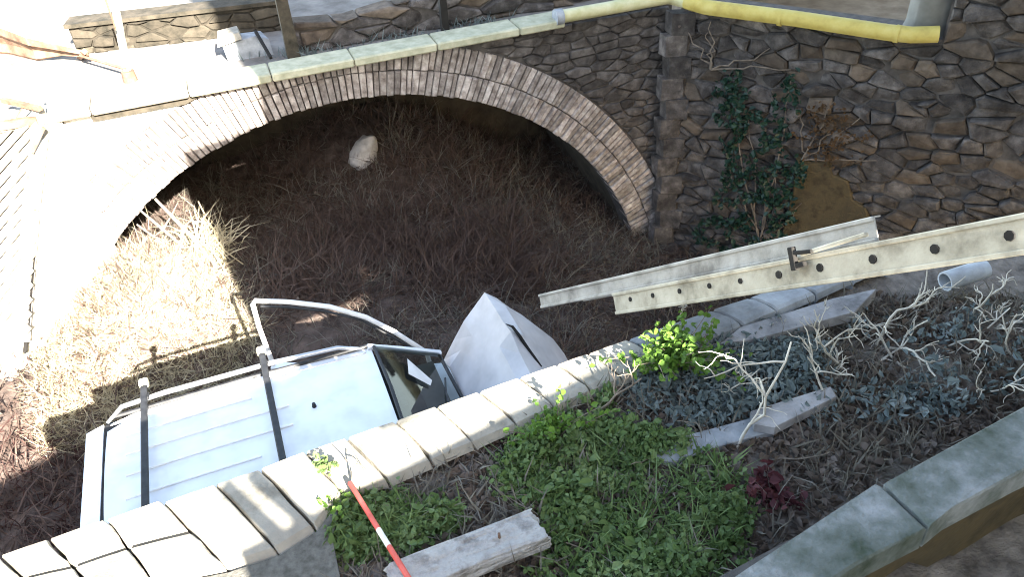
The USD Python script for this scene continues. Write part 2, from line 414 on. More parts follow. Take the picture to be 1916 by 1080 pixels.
# brick ring: two rings of bricks on edge
a = math.radians(15)
while a < math.radians(146):
    da = .086 / 4.8 * rng.uniform(.85, 1.15)
    for r0, r1 in ((AR, AR + .315), (AR + .33, AO)):
        g = .008 / 4.8 * rng.uniform(.7, 1.5)
        rr0 = r0 + rng.uniform(-.006, .006)
        pl = Polygon([(AC[0] + r * math.cos(t), AC[1] + r * math.sin(t)) for r, t in ((rr0, a + g), (r1, a + g), (r1, a + da - g), (rr0, a + da - g))])
        pl = pl.intersection(sbox(.02, -2, 8.4, 2.87))
        if pl.is_empty or pl.area < .004: continue
        pr = prism(pl, B0, BE, ZZ, BN, -.28, -.02 + rng.uniform(-.026, .012), .014, 0, .06)
        if pr: obj('brick', pr, M['brick'], bridge)
    a += da
# spandrel on the right: rubble; on the left a pale rendered panel
for pl in cells(sbox(5.6, -1.2, 8.40, 2.87).difference(disco.buffer(.02)), .30, 2.3, .010, .5):
    pr = prism(pl, B0, BE, ZZ, BN, -.10, rng.uniform(-.045, .0), .02, .006, .08)
    if pr: obj('stone', pr, M['stone'], bridge)
leftp = sbox(-.04, -1.2, 3.0, 2.87).difference(disco.buffer(.012))
obj('rendered_panel', extrude(max(leftp.geoms, key=lambda g: g.area) if leftp.geom_type == 'MultiPolygon' else leftp, B0, BE, ZZ, BN, -.10, -.03), M['render_pale'], bridge, label='pale rendered spandrel in full sun')
# coping slabs along the deck edge
s = -.15
while s < 6.7:
    L = rng.uniform(.85, 1.15); e = min(s + L, 6.75)
    m = bx((0, 0, 0), (e - s - .012, .42, .105), .018)
    v = m.vertices; m.vertices = bpt(s, 2.885) + v[:, :1] * BE + (.12 - v[:, 1:2]) * BN + v[:, 2:] * ZZ
    m.invert() if m.volume < 0 else None
    obj('coping_slab', m, M['coping_white'] if e < 2.95 else M['coping_pale'], bridge)  # one coping: sunlit slabs and shaded slabs given separate colours
    s = e
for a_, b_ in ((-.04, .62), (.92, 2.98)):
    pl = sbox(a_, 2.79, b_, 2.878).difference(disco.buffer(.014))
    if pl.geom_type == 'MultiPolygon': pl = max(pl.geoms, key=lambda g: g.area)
    obj('string_course', extrude(pl, B0, BE, ZZ, BN, -.028, .03), M['brown_with_shade'], bridge, label='dark strip painted in for the shadow under the pale coping')  # dark strip standing in for the shadow of the coping overhang
# deck and the road beyond
dk = Polygon([(-5, -.30), (6.75, -.30), (9.2, -.6), (16, 3.5), (60, 40), (60, 60), (-60, 60), (-60, -.2)])
deck = Polygon([tuple((B0 + BE * s_ - BN * (m_ + .0))[:2]) for s_, m_ in [(-3.6, .31), (6.75, .31), (8.42, .35), (14, 6), (70, 40), (70, 80), (-60, 80), (-60, 2.2), (-3.6, 2.2)]])
obj('road', extrude(deck, np.zeros(3), np.array([1., 0, 0]), np.array([0, 1., 0]), ZZ, 2.35, 2.90), M['road'], kind='structure')
# sunlit upper bank at the left, behind the left wing wall
lw_top = [(0, 2.88), (.6, 2.16), (1.44, 1.04), (2.2, .49), (4.0, .1)]
bank_v, bank_f = [], []
for d, z in lw_top:
    for k, o in enumerate((0.0, .6, 1.6, 4.0)):
        bank_v.append(L1 + LD * d - LN * o + ZZ * (z - .10 + .03 * k))
for i in range(len(lw_top) - 1):
    for k in range(3):
        a_, b_ = i * 4 + k, i * 4 + k + 1
        bank_f += [[a_, a_ + 4, b_], [b_, a_ + 4, b_ + 4]]
bank_f = np.array(bank_f)
if np.cross(bank_v[bank_f[0][1]] - bank_v[bank_f[0][0]], bank_v[bank_f[0][2]] - bank_v[bank_f[0][0]])[2] < 0: bank_f = bank_f[:, ::-1]
obj('bank', (np.array(bank_v), bank_f), M['brown_with_shade'], kind='structure')  # bank coloured dark so the gaps between boards look shaded

# ------------------------------------------------------------------ left wing wall and the boards on the bank
lw = thing('wing_wall', 'sunlit pale rendered wing wall sloping down from the left end of the bridge', 'wall')
prof = Polygon([(-.25, 2.88), (0, 2.88), (.6, 2.16), (1.44, 1.04), (2.2, .49), (4.0, .1), (4.0, -1.5), (-.25, -1.5)])
obj('wall', extrude(prof, L1, LD, ZZ, LN, -.4, 0.0), M['render_pale'], lw)
edge = [L1 + LD * d + ZZ * (z + .02) - LN * .05 for d, z in lw_top]
for i in range(3):
    k = 1 if i == 0 else 1
    obj('coping_stone', beam(edge[i] + ZZ * .03, edge[i + 1] + (edge[i] - edge[i + 1]) * .008 + ZZ * .03, .17, .09, bevel=.012), M['coping_white'], lw)
bn = np.cross(edge[1] - edge[0], LN); bn /= np.linalg.norm(bn); bn = bn if bn[2] > 0 else -bn
boards = thing('boarded_bank', 'pale slanting boards with dark gaps covering the bank left of the white wall', 'boards')
pb = L1 - LN * .42 + ZZ * 2.93
for i, y0 in enumerate(range(262, 720, 27)):
    a_, b_ = onplane(-30, y0 + 30, pb + bn * .03, bn), onplane(74 - i * 1.3, y0 - 84, pb + bn * .03, bn)
    if np.linalg.norm(a_ - b_) > 4 or (a_ - L1) @ LN > -.3: continue
    obj('board', beam(b_, a_, .082, .03, bn, .004), M['coping_white'], boards)
bq = [onplane(x, y, pb, bn) for x, y in ((80, 238), (-220, 330), (-220, 800), (46, 660))]
obj('backing', hull([q_ - bn * d for q_ in bq for d in (.02, .04)]), M['dark'], boards)  # dark sheet standing in for the shade between the boards
for sgn in (.12, .75):
    p_, q_ = onplane(74 - 60 * sgn, 230 + 60 * sgn, pb, bn), onplane(50 - 60 * sgn, 640, pb, bn)
    obj('bearer', beam(p_ - bn * .03, q_ - bn * .03, .07, .06, bn), M['plank'], boards)

# fence posts and rails above the left wing
fen = thing('broken_fence', 'cream fence post with brace and rails above the left wing wall', 'fence')
pz = L1 + ZZ * 2.93 - LN * .1
def fpt(x, y, out=0.0):
    return onplane(x, y, pz + LN * out, LN)
obj('post', beam(at(84, 290, 2.6), at(72, 195, 3.12), .10, .10, (0, 1, 0), .012), M['coping_white'], fen)
obj('brace', beam(at(60, 285, 2.75), at(82, 238, 3.0), .035, .035), M['rust'], fen)
obj('rail', beam(at(75, 203, 3.14), at(5, 187, 3.14), .05, .05), M['rust'], fen)
obj('rail', beam(at(70, 224, 2.98), at(-20, 238, 2.98), .06, .09), M['rust'], fen)
obj('rail', beam(at(45, 200, 3.1), at(30, 226, 2.98), .03, .03), M['rust'], fen)

# ------------------------------------------------------------------ the bridge's top: pole, guard rail, low wall, block
pole = thing('leaning_pole', 'leaning cream metal pole with a strut standing on the sunlit bridge edge', 'pole')
pf, ph = at(240, 138, 2.99), at(205, -40, 3.85)
obj('shaft', tube([pf, pf + (ph - pf) * .5, ph], [.05, .05, .05], 10), M['coping_white'], pole, smooth=40)
obj('foot', tube([pf - ZZ * .10, pf + ZZ * .04], [.085, .075], 10), M['rust'], pole, smooth=40)
obj('strut', tube([pf + ZZ * .06, at(150, 104, 3.05)], [.018, .018], 6), M['rust'], pole)
wire = thing('wire', 'thin dark wire hanging down to the leaning pole', 'wire')
obj('strand', tube([at(195, -10, 3.9), at(205, 20, 3.7), at(217, 55, 3.45)], [.012] * 3, 5), M['rust'], wire)
gr = thing('guard_rail', 'bent rusty guard rail lying on the road at the upper left', 'guard rail')
pts = [(-60, 72), (10, 78), (60, 92), (110, 92), (165, 98)]
secs = []
for i, (x, y) in enumerate(pts):
    c = at(x, y, 3.08)
    w = [.42, .46, .42, .26, .10][i]
    tw = [.2, .3, .5, .8, .9][i]
    up = ZZ * math.cos(tw) + BN * math.sin(tw); sd = np.cross(BE, up)
    for t, b in ((-.5, 0), (-.3, .05), (-.1, -.02), (.1, -.02), (.3, .05), (.5, 0)):
        secs.append(c + up * w * t + sd * b)
V = np.array(secs); n = 6; Fq = []
off = len(V)
V = np.vstack([V, V + BN * .012 + ZZ * .004])
for i in range(len(pts) - 1):
    for k in range(n - 1):
        a_, b_, c_, d_ = i * n + k, i * n + k + 1, (i + 1) * n + k + 1, (i + 1) * n + k
        Fq += [[a_, b_, c_], [a_, c_, d_], [off + a_, off + c_, off + b_], [off + a_, off + d_, off + c_]]
obj('beam', (V, np.array(Fq)), M['rust'], gr)
obj('post_stub', beam(at(150, 108, 2.9), at(158, 96, 3.12), .06, .06, (0, 1, 0)), M['rust'], gr)
fw = thing('low_wall', 'low brown stone wall darkened in colour for shade along the far side of the bridge road', 'wall')
fa, fb = at(146, 103, 2.9), at(545, 55, 2.9)
fd = fb - fa; FLn = np.linalg.norm(fd); fd /= FLn; fn = np.array([fd[1], -fd[0], 0])
obj('core', extrude(sbox(0, 0, FLn, .36), fa, fd, ZZ, fn, -.3, -.03), M['brown_with_shade'], fw)  # wall stone darkened in colour to stand for shade
for pl in cells(sbox(.0, .0, FLn, .34), .32, 2.4, .010):
    pr = prism(pl, fa, fd, ZZ, fn, -.05, rng.uniform(-.03, .03), .02, .004, .05)
    if pr: obj('stone', pr, M['brown_with_shade'], fw)
obj('cap', extrude(sbox(-.03, .36, FLn + .02, .41), fa, fd, ZZ, fn, -.33, .03), M['brown_with_shade'], fw)
blk = thing('broken_block', 'broken pale concrete block with a dark bar on the bridge road', 'concrete block')
c0 = at(470, 108, 2.9)
m = hull([c0 + BE * x + BN * -y + ZZ * z for x, y, z in [(-.28, 0, .0), (.28, -.02, 0), (-.25, .3, 0), (.26, .3, 0), (-.30, .02, .20), (.10, 0, .26), (.27, .06, .18), (-.2, .3, .24), (.2, .3, .22)]])
obj('block', m, M['coping_grey'], blk)
obj('cap_piece', hull([c0 + BE * x - BN * y + ZZ * z for x, y, z in [(-.36, -.02, .205), (-.05, -.04, .265), (-.33, .26, .25), (-.05, .26, .27), (-.34, 0, .30), (-.07, 0, .34), (-.31, .24, .33), (-.07, .24, .35)]]), M['coping_white'], blk)
obj('bar', beam(at(478, 58, 3.2), at(507, 108, 3.02), .035, .035), M['dark'], blk)
# weeds along the kerb, loose stones, posts in the shaded part of the road
for i, (x, y, z, hh, w) in enumerate([(552, 112, 2.9, .75, .16), (836, 66, 2.9, .62, .10)]):
    p_ = thing('road_post', ['rough dark brown timber post at the near end of the low wall', 'short dark post on the shaded road behind the coping'][i], 'post', group=None)
    b_ = at(x, y, z)
    obj('shaft', hull([b_ + BE * u * w - BN * v * w + ZZ * k for u, v, k in [(-.5, 0, -.05), (.5, 0, -.05), (-.5, 1, -.05), (.5, 1, -.05), (-.4, .1, hh), (.45, .05, hh + .03), (-.42, .9, hh - .02), (.4, .9, hh)]]), M['brown_with_shade'] if i == 0 else M['dark'], p_)
par = thing('ruined_parapet', 'low rough grey stone parapet in shade along the bridge behind the pale coping', 'wall')
po = bpt(3.35, 2.9, -.62)
for pl in cells(Polygon([(0, 0), (4.9, 0), (4.9, .42), (3.2, .50), (2.6, .38), (1.5, .44), (.7, .34), (0, .40)]), .42, 2.2, .012, .5):
    pr = prism(pl, po, BE, ZZ, BN, -.30, rng.uniform(-.04, .02), .03, .01, .12)
    if pr: obj('stone', pr, M['stone'] if rng.random() < .6 else M['stone_warm'], par)
obj('core', extrude(Polygon([(0.03, 0), (4.85, 0), (4.85, .37), (3.2, .45), (2.6, .33), (1.5, .39), (.7, .29), (0.03, .35)]), po, BE, ZZ, BN, -.26, -.06), M['mortar'], par)
# ------------------------------------------------------------------ yellow pipe
pipe = thing('gas_pipe', 'yellow pipe running along the bridge edge and bending down the rubble wing wall', 'pipe')
pA = bpt(6.66, 3.02, .06); pB = bpt(8.25, 3.02, .08)
wz = lambda d, z, o: W1 + WD * d + WN * o + ZZ * z
pC, pD, pE_ = wz(.35, 3.0, .10), wz(2.6, 2.99, .10), wz(3.12, 3.02, .02)
obj('faded_section', tube([pA, pB, (pB + pC) / 2 + ZZ * .01], [.085] * 3, 12), M['pipe_pale'], pipe, smooth=40)
obj('yellow_section', tube([(pB + pC) / 2 + ZZ * .01, pC, pC + (pD - pC) * .5 + ZZ * .012, pD, wz(2.85, 2.995, .09), pE_], [.095] * 6, 12), M['pipe_yellow'], pipe, smooth=40)
obj('collar', tube([bpt(6.62, 3.02, .06), bpt(6.72, 3.02, .06)], [.105, .105], 12), M['coping_grey'], pipe, smooth=40)
for d in (1.0, 2.4):
    q_ = pC + (pD - pC) * d / 2.3
    obj('clamp', tube([q_ - WD * .025, q_ + WD * .025], [.103, .103], 12), M['pipe_yellow'], pipe, smooth=40)

# ------------------------------------------------------------------ rubble wing wall
wing = thing('rubble_wall', 'dark rubble stone wing wall right of the arch under the yellow pipe', 'wall')
wprof = Polygon([(-.02, -2), (9, -2), (9, 6.2), (3.16, 6.2), (3.16, 2.92), (-.02, 2.92)])
obj('wall', extrude(wprof, W1, WD, ZZ, WN, -.6, -.10), M['mortar'], wing)
patch = [Polygon([(1.75, -.5), (2.75, -.5), (2.92, .35), (2.80, .58), (2.62, .66), (2.5, .92), (2.3, .97), (2.2, 1.15), (1.98, 1.08), (1.78, 1.14), (1.82, .6)])]
reg = sbox(-.03, -1.4, 6.2, 2.9).union(sbox(3.18, 2.85, 6.2, 4.0)).difference(unary_union(patch).buffer(-.03))
wst = cells(reg, .31, 1.8, .012, .6)
dist_ = [np.linalg.norm(W1 + WD * p_.centroid.x + ZZ * p_.centroid.y - CAM) / math.sqrt(p_.area) for p_ in wst]
rest = []
for n_, k_ in enumerate(np.argsort(dist_)):
    pr = prism(wst[k_], W1, WD, ZZ, WN, -.15, rng.uniform(-.09, .015), .03, .015, .16)
    if pr is None: continue
    if n_ < 300: obj('stone', pr, M['stone'] if rng.random() < .75 else M['stone_warm'], wing)
    else: rest.append(pr)
if rest: obj('small_stones', cat(rest), M['stone'], wing, kind='stuff')
for pl in patch:
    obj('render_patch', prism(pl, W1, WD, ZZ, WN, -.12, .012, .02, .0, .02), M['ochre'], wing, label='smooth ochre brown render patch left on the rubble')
for i_ in range(13):
    z0_ = -1.15 + i_ * .31; l_ = (.01, .09)[i_ % 2] + rng.uniform(-.02, .03)
    q0_ = W1 + ZZ * (z0_ + .006)
    cn_ = [-BE * (.14 + l_) - BN * .012, -BE * .06 - BN * .004, WD * .03 + WN * .004, WD * (.20 - l_ * 1.2) - WN * .006, WD * .1 - WN * .2, -BE * (.14 + l_) - BN * .2]
    obj('quoin', hull([q0_ + c_ + ZZ * (0 if k_ == 0 else min(.298, 2.86 - z0_)) + rng.normal(0, .008, 3) for k_ in (0, 1) for c_ in cn_]), M['stone'], wing)
pier = thing('pier', 'smooth grey rendered pier behind the end of the yellow pipe', 'pillar')
pc = wz(2.95, 2.9, -.42)
obj('shaft', tube([pc, pc + ZZ * .1, pc + ZZ * 1.6], [.30, .27, .26], 20), M['pier'], pier, smooth=40)

# ------------------------------------------------------------------ coping wall in front
cw = thing('coping_wall', 'garden retaining wall with pale skewed coping blocks in front of the car', 'wall')
far0, far1 = at(0, 1036, CZT), at(1150, 640, CZT)
near0, near1 = at(600, 953, CZT), at(1130, 722, CZT)
fdv = (far1 - far0) / np.linalg.norm(far1 - far0); ndv = (near1 - near0) / np.linalg.norm(near1 - near0)
JF = [(-95, 1068), (-5, 1040), (88, 1010), (195, 982), (300, 942), (398, 905), (482, 877), (570, 850), (645, 815), (735, 783), (812, 755), (890, 725), (965, 698), (1035, 675), (1095, 656)]
JN = [(0, 1150), (95, 1130), (190, 1120), (290, 1088), (425, 1062), (520, 1030), (590, 985), (640, 918), (725, 890), (810, 858), (890, 828), (972, 792), (1040, 760), (1110, 728), (1168, 704)]
jf = [(at(*p, CZT) - far0) @ fdv for p in JF]; jn = [(at(*p, CZT) - near0) @ ndv for p in JN]
while jf[-1] < (at(1640, 488, CZT) - far0) @ fdv:
    st = rng.uniform(.23, .29); jf.append(jf[-1] + st); jn.append(jn[-1] + st)


NP = [at(*JN[i], CZT) if i < 8 else near0 + ndv * k for i, k in enumerate(jn)]


def lofted(f0, n0, f1, n1, thick=.17, g=.005):
    """One coping block: far edge f0-f1, near edge n0-n1, slightly worn and rounded on top."""
    ts = [0, .015, .06, .3, .62, .82, .93, 1.0]; dz = [-thick, -.03, -.004, .004, .002, -.004, -.016, -.055]
    e0 = (f1 - f0) / np.linalg.norm(f1 - f0); f0, f1, n0, n1 = f0 + e0 * g, f1 - e0 * g, n0 + e0 * g, n1 - e0 * g
    A, B = [], []
    wob = rng.normal(0, .0035, (2, 8))
    wob[:, :3] *= .3
    for i, (t, d) in enumerate(zip(ts, dz)):
        A.append(f0 + (n0 - f0) * t + ZZ * (d + rng.normal(0, .0015)) + e0 * wob[0, i]); B.append(f1 + (n1 - f1) * t + ZZ * (d + rng.normal(0, .0015)) + e0 * wob[1, i])
    rows = []
    for u, dd in ((0, -.010), (.035, 0), (.5, .002), (.965, 0), (1, -.010)):
        rows.append([a_ + (b_ - a_) * u + ZZ * dd for a_, b_ in zip(A, B)])
    rows = [[p - ZZ * thick if False else p for p in r] for r in rows]
    lo0 = [np.array([p[0], p[1], CZT - thick - .02]) for p in rows[0]]; lo1 = [np.array([p[0], p[1], CZT - thick - .02]) for p in rows[-1]]
    rows = [lo0] + rows + [lo1]
    V = np.array([p for r in rows for p in r]); k = len(ts); Fc = []
    for i in range(len(rows) - 1):
        for j in range(k - 1):
            a_, b_, c_, d_ = i * k + j, i * k + j + 1, (i + 1) * k + j + 1, (i + 1) * k + j
            Fc += [[a_, b_, c_], [a_, c_, d_]]
    Fc = np.array(Fc)
    mid = Fc[len(Fc) // 2]
    if np.cross(V[mid[1]] - V[mid[0]], V[mid[2]] - V[mid[0]])[2] < 0: Fc = Fc[:, ::-1]
    return V, Fc


for i in range(len(jf) - 1):
    f0, f1 = far0 + fdv * jf[i], far0 + fdv * jf[i + 1]
    n0, n1 = NP[i], NP[i + 1]
    w = M['coping_white'] if i < 15 else M['coping_grey']  # blocks past the shadow edge get a greyer colour for shade
    if i < 4:       # two rows where the wall widens
        c0_, c1_ = f0 + (n0 - f0) * .46, f1 + (n1 - f1) * .46
        obj('coping_block', lofted(f0, c0_ , f1, c1_), w, cw); obj('coping_block', lofted(c0_ + (n0 - f0) * .02, n0, c1_ + (n1 - f1) * .02, n1), w, cw)
    else:
        obj('coping_block', lofted(f0, n0, f1, n1), w, cw)
# broad top between the blocks and the garden at the left end
nl = NP[:8]
cap = [p[:2] for p in nl[:8]] + [at(622, 1000, CZT)[:2], at(650, 1140, CZT)[:2], at(-100, 1500, CZT)[:2], at(-400, 1300, CZT)[:2]]
cp = Polygon(cap).buffer(0)
if cp.geom_type == 'MultiPolygon': cp = max(cp.geoms, key=lambda g: g.area)
obj('wide_top', extrude(cp.buffer(-.006), np.zeros(3), np.array([1., 0, 0]), np.array([0, 1., 0]), ZZ, CZT - .3, CZT - .028), M['grey_top_shade'], cw, label='rough grey top of the wall where it widens, with its shade put into the colour')
fx = [far0 + fdv * k for k in (jf[0] - .5, jf[-1])]; nx = [near0 + ndv * k for k in (jn[-1], jn[0] - .5)]
core = Polygon([tuple(p[:2]) for p in (fx[0], fx[1], nx[0], nx[1])]).buffer(-.03)
obj('core', extrude(core, np.zeros(3), np.array([1., 0, 0]), np.array([0, 1., 0]), ZZ, -1.0, CZT - .16), M['mortar'], cw)
fe = Polygon([tuple((far0 + fdv * a_ + o * CN)[:2]) for a_, o in ((jf[0] - .5, .03), (jf[-1], .03))] + [tuple((far0 + fdv * jf[-1] + .02 * CN)[:2])])

# ------------------------------------------------------------------ garden bed
def bed_z(xy):
    xy = np.asarray(xy, float)
    dn = (xy - near0[:2]) @ CN[:2]
    p = np.c_[xy, np.zeros(len(xy))]
    return 3.645 + .09 * np.clip(dn, 0, 1.2) + .10 * (meshkit.fbm(p * 2.2, seed=3) - .5) + .05 * (meshkit.fbm(p * 11, seed=5) - .5) 


ks = np.arange(-.2, 4.3, .05); ms = np.arange(-1.6, 2.6, .05)
Gb = []
for m_ in ms:
    for k_ in ks:
        Gb.append(near0 + ndv * k_ + CN * m_)
Gb = np.array(Gb); Gb[:, 2] = bed_z(Gb[:, :2])
kk = np.tile(ks, len(ms)); mm = np.repeat(ms, len(ks))
bedok = (mm >= -.05) | ((kk > jn[-1] + .02) & (mm >= -.12))
left_cut = LineString([tuple(at(598, 955, 3.7)[:2]), tuple(at(622, 1000, 3.7)[:2]), tuple(at(655, 1150, 3.7)[:2])])
idx = np.arange(len(Gb)).reshape(len(ms), len(ks))
a_, b_, c_, d_ = idx[:-1, :-1].ravel(), idx[:-1, 1:].ravel(), idx[1:, 1:].ravel(), idx[1:, :-1].ravel()
ok = bedok[a_] & bedok[b_] & bedok[c_] & bedok[d_]
FB = np.vstack([np.c_[a_, b_, c_][ok], np.c_[a_, c_, d_][ok]])
if np.cross(Gb[FB[0, 1]] - Gb[FB[0, 0]], Gb[FB[0, 2]] - Gb[FB[0, 0]])[2] < 0: FB = FB[:, ::-1]
obj('garden_bed', (Gb, FB), M['dark_soil'], smooth=True, kind='structure')

# mossy ledge and the ochre wall under it
led = thing('concrete_ledge', 'mossy grey concrete ledge on an ochre wall in the lower right corner', 'wall')
LZ = 4.2
lf = [at(x, y, LZ)[:2] for x, y in [(1240, 1170), (1400, 1060), (1640, 902), (1916, 760), (2200, 640)]]
ln_ = [at(x, y, LZ)[:2] for x, y in [(2200, 745), (1916, 880), (1780, 952), (1612, 1050), (1440, 1160)]]
jx = (at(1652, 905, LZ)[:2], at(1738, 985, LZ)[:2])
def ledge_slab(pts, dz, nm):
    p = Polygon(pts)
    obj(nm, prism(p, np.zeros(3), np.array([1., 0, 0]), np.array([0, 1., 0]), ZZ, LZ - .12, LZ + dz, .012, .006, .01), M['moss_concrete'], led)
ledge_slab([lf[0], lf[1], lf[2], jx[0] - .006 * CE[:2], jx[1] - .006 * CE[:2], ln_[3], ln_[4]], -.004, 'ledge_slab')
ledge_slab([jx[0] + .006 * CE[:2], lf[3], lf[4], ln_[0], ln_[1], ln_[2], jx[1] + .006 * CE[:2]], .004, 'ledge_slab')
nq = [np.array([*p, 0]) for p in ln_]
ode = nq[1] - nq[3]; ode /= np.linalg.norm(ode); odn = np.array([ode[1], -ode[0], 0])
o0 = nq[3] - odn * .03
L_ = lambda x, y: (lambda q: ((q - o0) @ ode, q[2]))(onplane(x, y, o0, odn))
low = [L_(1660, 1078), L_(1700, 1052), L_(1735, 1062), L_(1775, 1040), L_(1810, 1045), L_(1850, 1022), L_(1920, 985)]
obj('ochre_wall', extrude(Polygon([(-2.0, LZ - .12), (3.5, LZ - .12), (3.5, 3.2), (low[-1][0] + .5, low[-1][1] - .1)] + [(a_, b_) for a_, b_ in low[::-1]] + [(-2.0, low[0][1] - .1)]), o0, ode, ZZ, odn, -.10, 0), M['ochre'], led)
obj('bare_masonry', extrude(sbox(-2, 2.2, 3.5, LZ - .13), o0, ode, ZZ, odn, -.20, -.101), M['mortar'], led)
obj('lower_yard', extrude(Polygon([(-7, -6), (7, -6), (7, 1.0), (3.0, 1.0), (-7, -3)]), np.zeros(3), np.array([1., 0, 0]), np.array([0, 1., 0]), ZZ, 2.0, 2.3), M['ground'], kind='structure')

# ------------------------------------------------------------------ the car in the ditch
TH = 18.5
CO = np.array([-2.83, 3.72, .9])
cX = np.array([math.cos(math.radians(TH)), math.sin(math.radians(TH)), 0]); cY = np.array([-cX[1], cX[0], 0])
car = thing('crashed_car', 'white estate car with roof bars and a buckled bonnet stuck in the ditch', 'car', CO, TH)
HW = .80
def smoothbox(secs):
    """Loft of cross-sections (x, list of (y, z)), closed at both ends."""
    k = len(secs[0][1]); V = [(x, y, z) for x, s_ in secs for y, z in s_]; Fc = []
    for i in range(len(secs) - 1):
        for j in range(k):
            a_, b_ = i * k + j, i * k + (j + 1) % k
            Fc += [[a_, a_ + k, b_], [b_, a_ + k, b_ + k]]
    V = np.array(V, float)
    V = np.vstack([V, V[:k].mean(0), V[-k:].mean(0)]); n0_, n1_ = len(V) - 2, len(V) - 1
    for j in range(k):
        Fc += [[n0_, j, (j + 1) % k], [n1_, len(V) - 2 - k + (j + 1) % k, len(V) - 2 - k + j]]
    m = trimesh.Trimesh(V, Fc, process=False); trimesh.repair.fix_normals(m)
    return m
def bodysec(x, hw, top, bot=.22):
    return (x, [(-hw * .9, bot), (-hw, bot + .15), (-hw, top - .12), (-hw * .96, top), (hw * .96, top), (hw, top - .12), (hw, bot + .15), (hw * .9, bot)])
body = smoothbox([bodysec(-.30, .68, .80, .35), bodysec(-.22, .77, .88), bodysec(0, .80, .92), bodysec(1.2, .80, .92), bodysec(2.4, .80, .92), bodysec(2.55, .79, .88), bodysec(3.35, .76, .74), bodysec(3.55, .68, .66, .3)])
for wx in (.35, 2.85):
    c_ = trimesh.creation.cylinder(radius=.34, height=2.2, sections=28); c_.apply_transform(trimesh.transformations.rotation_matrix(math.pi / 2, [1, 0, 0])); c_.apply_translation((wx, 0, .30))
    try: body = trimesh.boolean.difference([body, c_], engine='manifold')
    except Exception: pass
obj('body', body, M['car_white'], car, smooth=30)
# cabin core (dark) with pillars and glass outside it
obj('cabin', hull([(x, y, z) for x, w, z in ((-.05, .70, .90), (2.40, .70, .90), (-.04, .50, 1.455), (1.90, .50, 1.455)) for y in (-w, w)]), M['car_dark'], car)
def roof_z(u, v):
    return 1.5 - .035 * (2 * v) ** 2 - .02 * (2 * u - 1) ** 2
nu, nv = 20, 13
V = []
for i in range(nu):
    for j in range(nv):
        u, v = i / (nu - 1), j / (nv - 1) - .5
        x = -.02 + 1.97 * u; w = 1.13 * (1 - .10 * max(0, .12 - u) / .12)
        y = v * w
        rib = .006 * max(0, math.cos(v * 5 * 2 * math.pi)) ** 2 if .1 < u < .72 else 0
        V.append((x, y, roof_z(u, v) + rib * 0))
V = np.array(V); V2 = V - [0, 0, .05]; Fc = []
for i in range(nu - 1):
    for j in range(nv - 1):
        a_ = i * nv + j; Fc += [[a_, a_ + nv, a_ + 1], [a_ + 1, a_ + nv, a_ + nv + 1]]
Fc = np.array(Fc); nV = len(V)
rim = [i for i in range(nv)] + [i * nv + nv - 1 for i in range(1, nu)] + [(nu - 1) * nv + j for j in range(nv - 2, -1, -1)] + [i * nv for i in range(nu - 2, 0, -1)]
side = []
for p_, q_ in zip(rim, rim[1:] + rim[:1]): side += [[p_, q_, q_ + nV], [p_, q_ + nV, p_ + nV]]
obj('roof', (np.vstack([V, V2]), np.vstack([Fc, Fc[:, ::-1] + nV, np.array(side)])), M['car_white'], car, smooth=35)
for v in (-.27, -.09, .09, .27):
    path = [(x, v * 1.13, roof_z((x + .02) / 1.97, v) + .005) for x in np.linspace(.12, 1.0 + .25 * (abs(v) < .2), 8)]
    obj('roof_rib', tube(path, .009, 6), M['car_white'], car, smooth=True)
for sgn in (-1, 1):
    obj('roof_seam', tube([(x, sgn * .485, roof_z((x + .02) / 1.97, sgn * .485 / 1.13) + .001) for x in np.linspace(.0, 1.9, 10)], .0045, 5), M['chrome'], car)
obj('antenna_base', tube([(1.42, .02, 1.49), (1.42, .02, 1.53)], [.018, .012], 8), M['black_plastic'], car)
obj('spoiler', hull([(x, y, z) for x, y, z in [(-.045, -.51, 1.462), (-.045, .51, 1.462), (-.045, -.51, 1.41), (-.045, .51, 1.41), (-.175, -.50, 1.43), (-.175, .50, 1.43), (-.165, -.50, 1.40), (-.165, .50, 1.40)]]), M['car_white'], car)
obj('tailgate', hull([(x, y, z) for x, y, z in [(.0, -.52, 1.405), (.0, .52, 1.405), (-.105, -.50, 1.405), (-.105, .50, 1.405), (-.20, -.70, .92), (-.20, .70, .92), (-.10, -.70, .90), (-.10, .70, .90)]]), M['car_white'], car)
obj('rear_window', hull([(x, y, z) for x, y, z in [(-.13, -.44, 1.33), (-.13, .44, 1.33), (-.19, -.56, 1.00), (-.19, .56, 1.00), (-.11, -.44, 1.33), (-.11, .44, 1.33), (-.17, -.56, 1.0), (-.17, .56, 1.0)]]), M['glass'], car)
# windscreen with frame, dashboard, wiper
ws = [(1.965, -.52, 1.47), (1.965, .52, 1.47), (2.50, -.66, 1.08), (2.50, .66, 1.08)]
W3 = [np.array(p) for p in ws]
obj('windscreen', (np.array([W3[0], W3[2], W3[3], W3[1]]) + [.012, 0, .012], np.array([[0, 1, 2], [0, 2, 3]])), M['glass'], car)
for sgn in (-1, 1):
    obj('windscreen_pillar', tube([(1.93, sgn * .54, 1.465), (2.2, sgn * .615, 1.28), (2.52, sgn * .69, 1.06)], [.030, .03, .032], 8), M['car_white'], car, smooth=True)
obj('screen_seal', cat([tube([(1.975, -.52, 1.475), (1.985, 0, 1.497), (1.975, .52, 1.475)], .014, 6), tube([(2.51, -.65, 1.075), (2.53, 0, 1.08), (2.51, .65, 1.075)], .016, 6)]), M['black_plastic'], car)
obj('dashboard', hull([(2.05, -.62, .93), (2.05, .62, .93), (2.46, -.62, .95), (2.46, .62, .95), (2.12, -.6, 1.08), (2.12, .6, 1.08), (2.44, -.62, 1.06), (2.44, .62, 1.06)]), M['pier'], car)
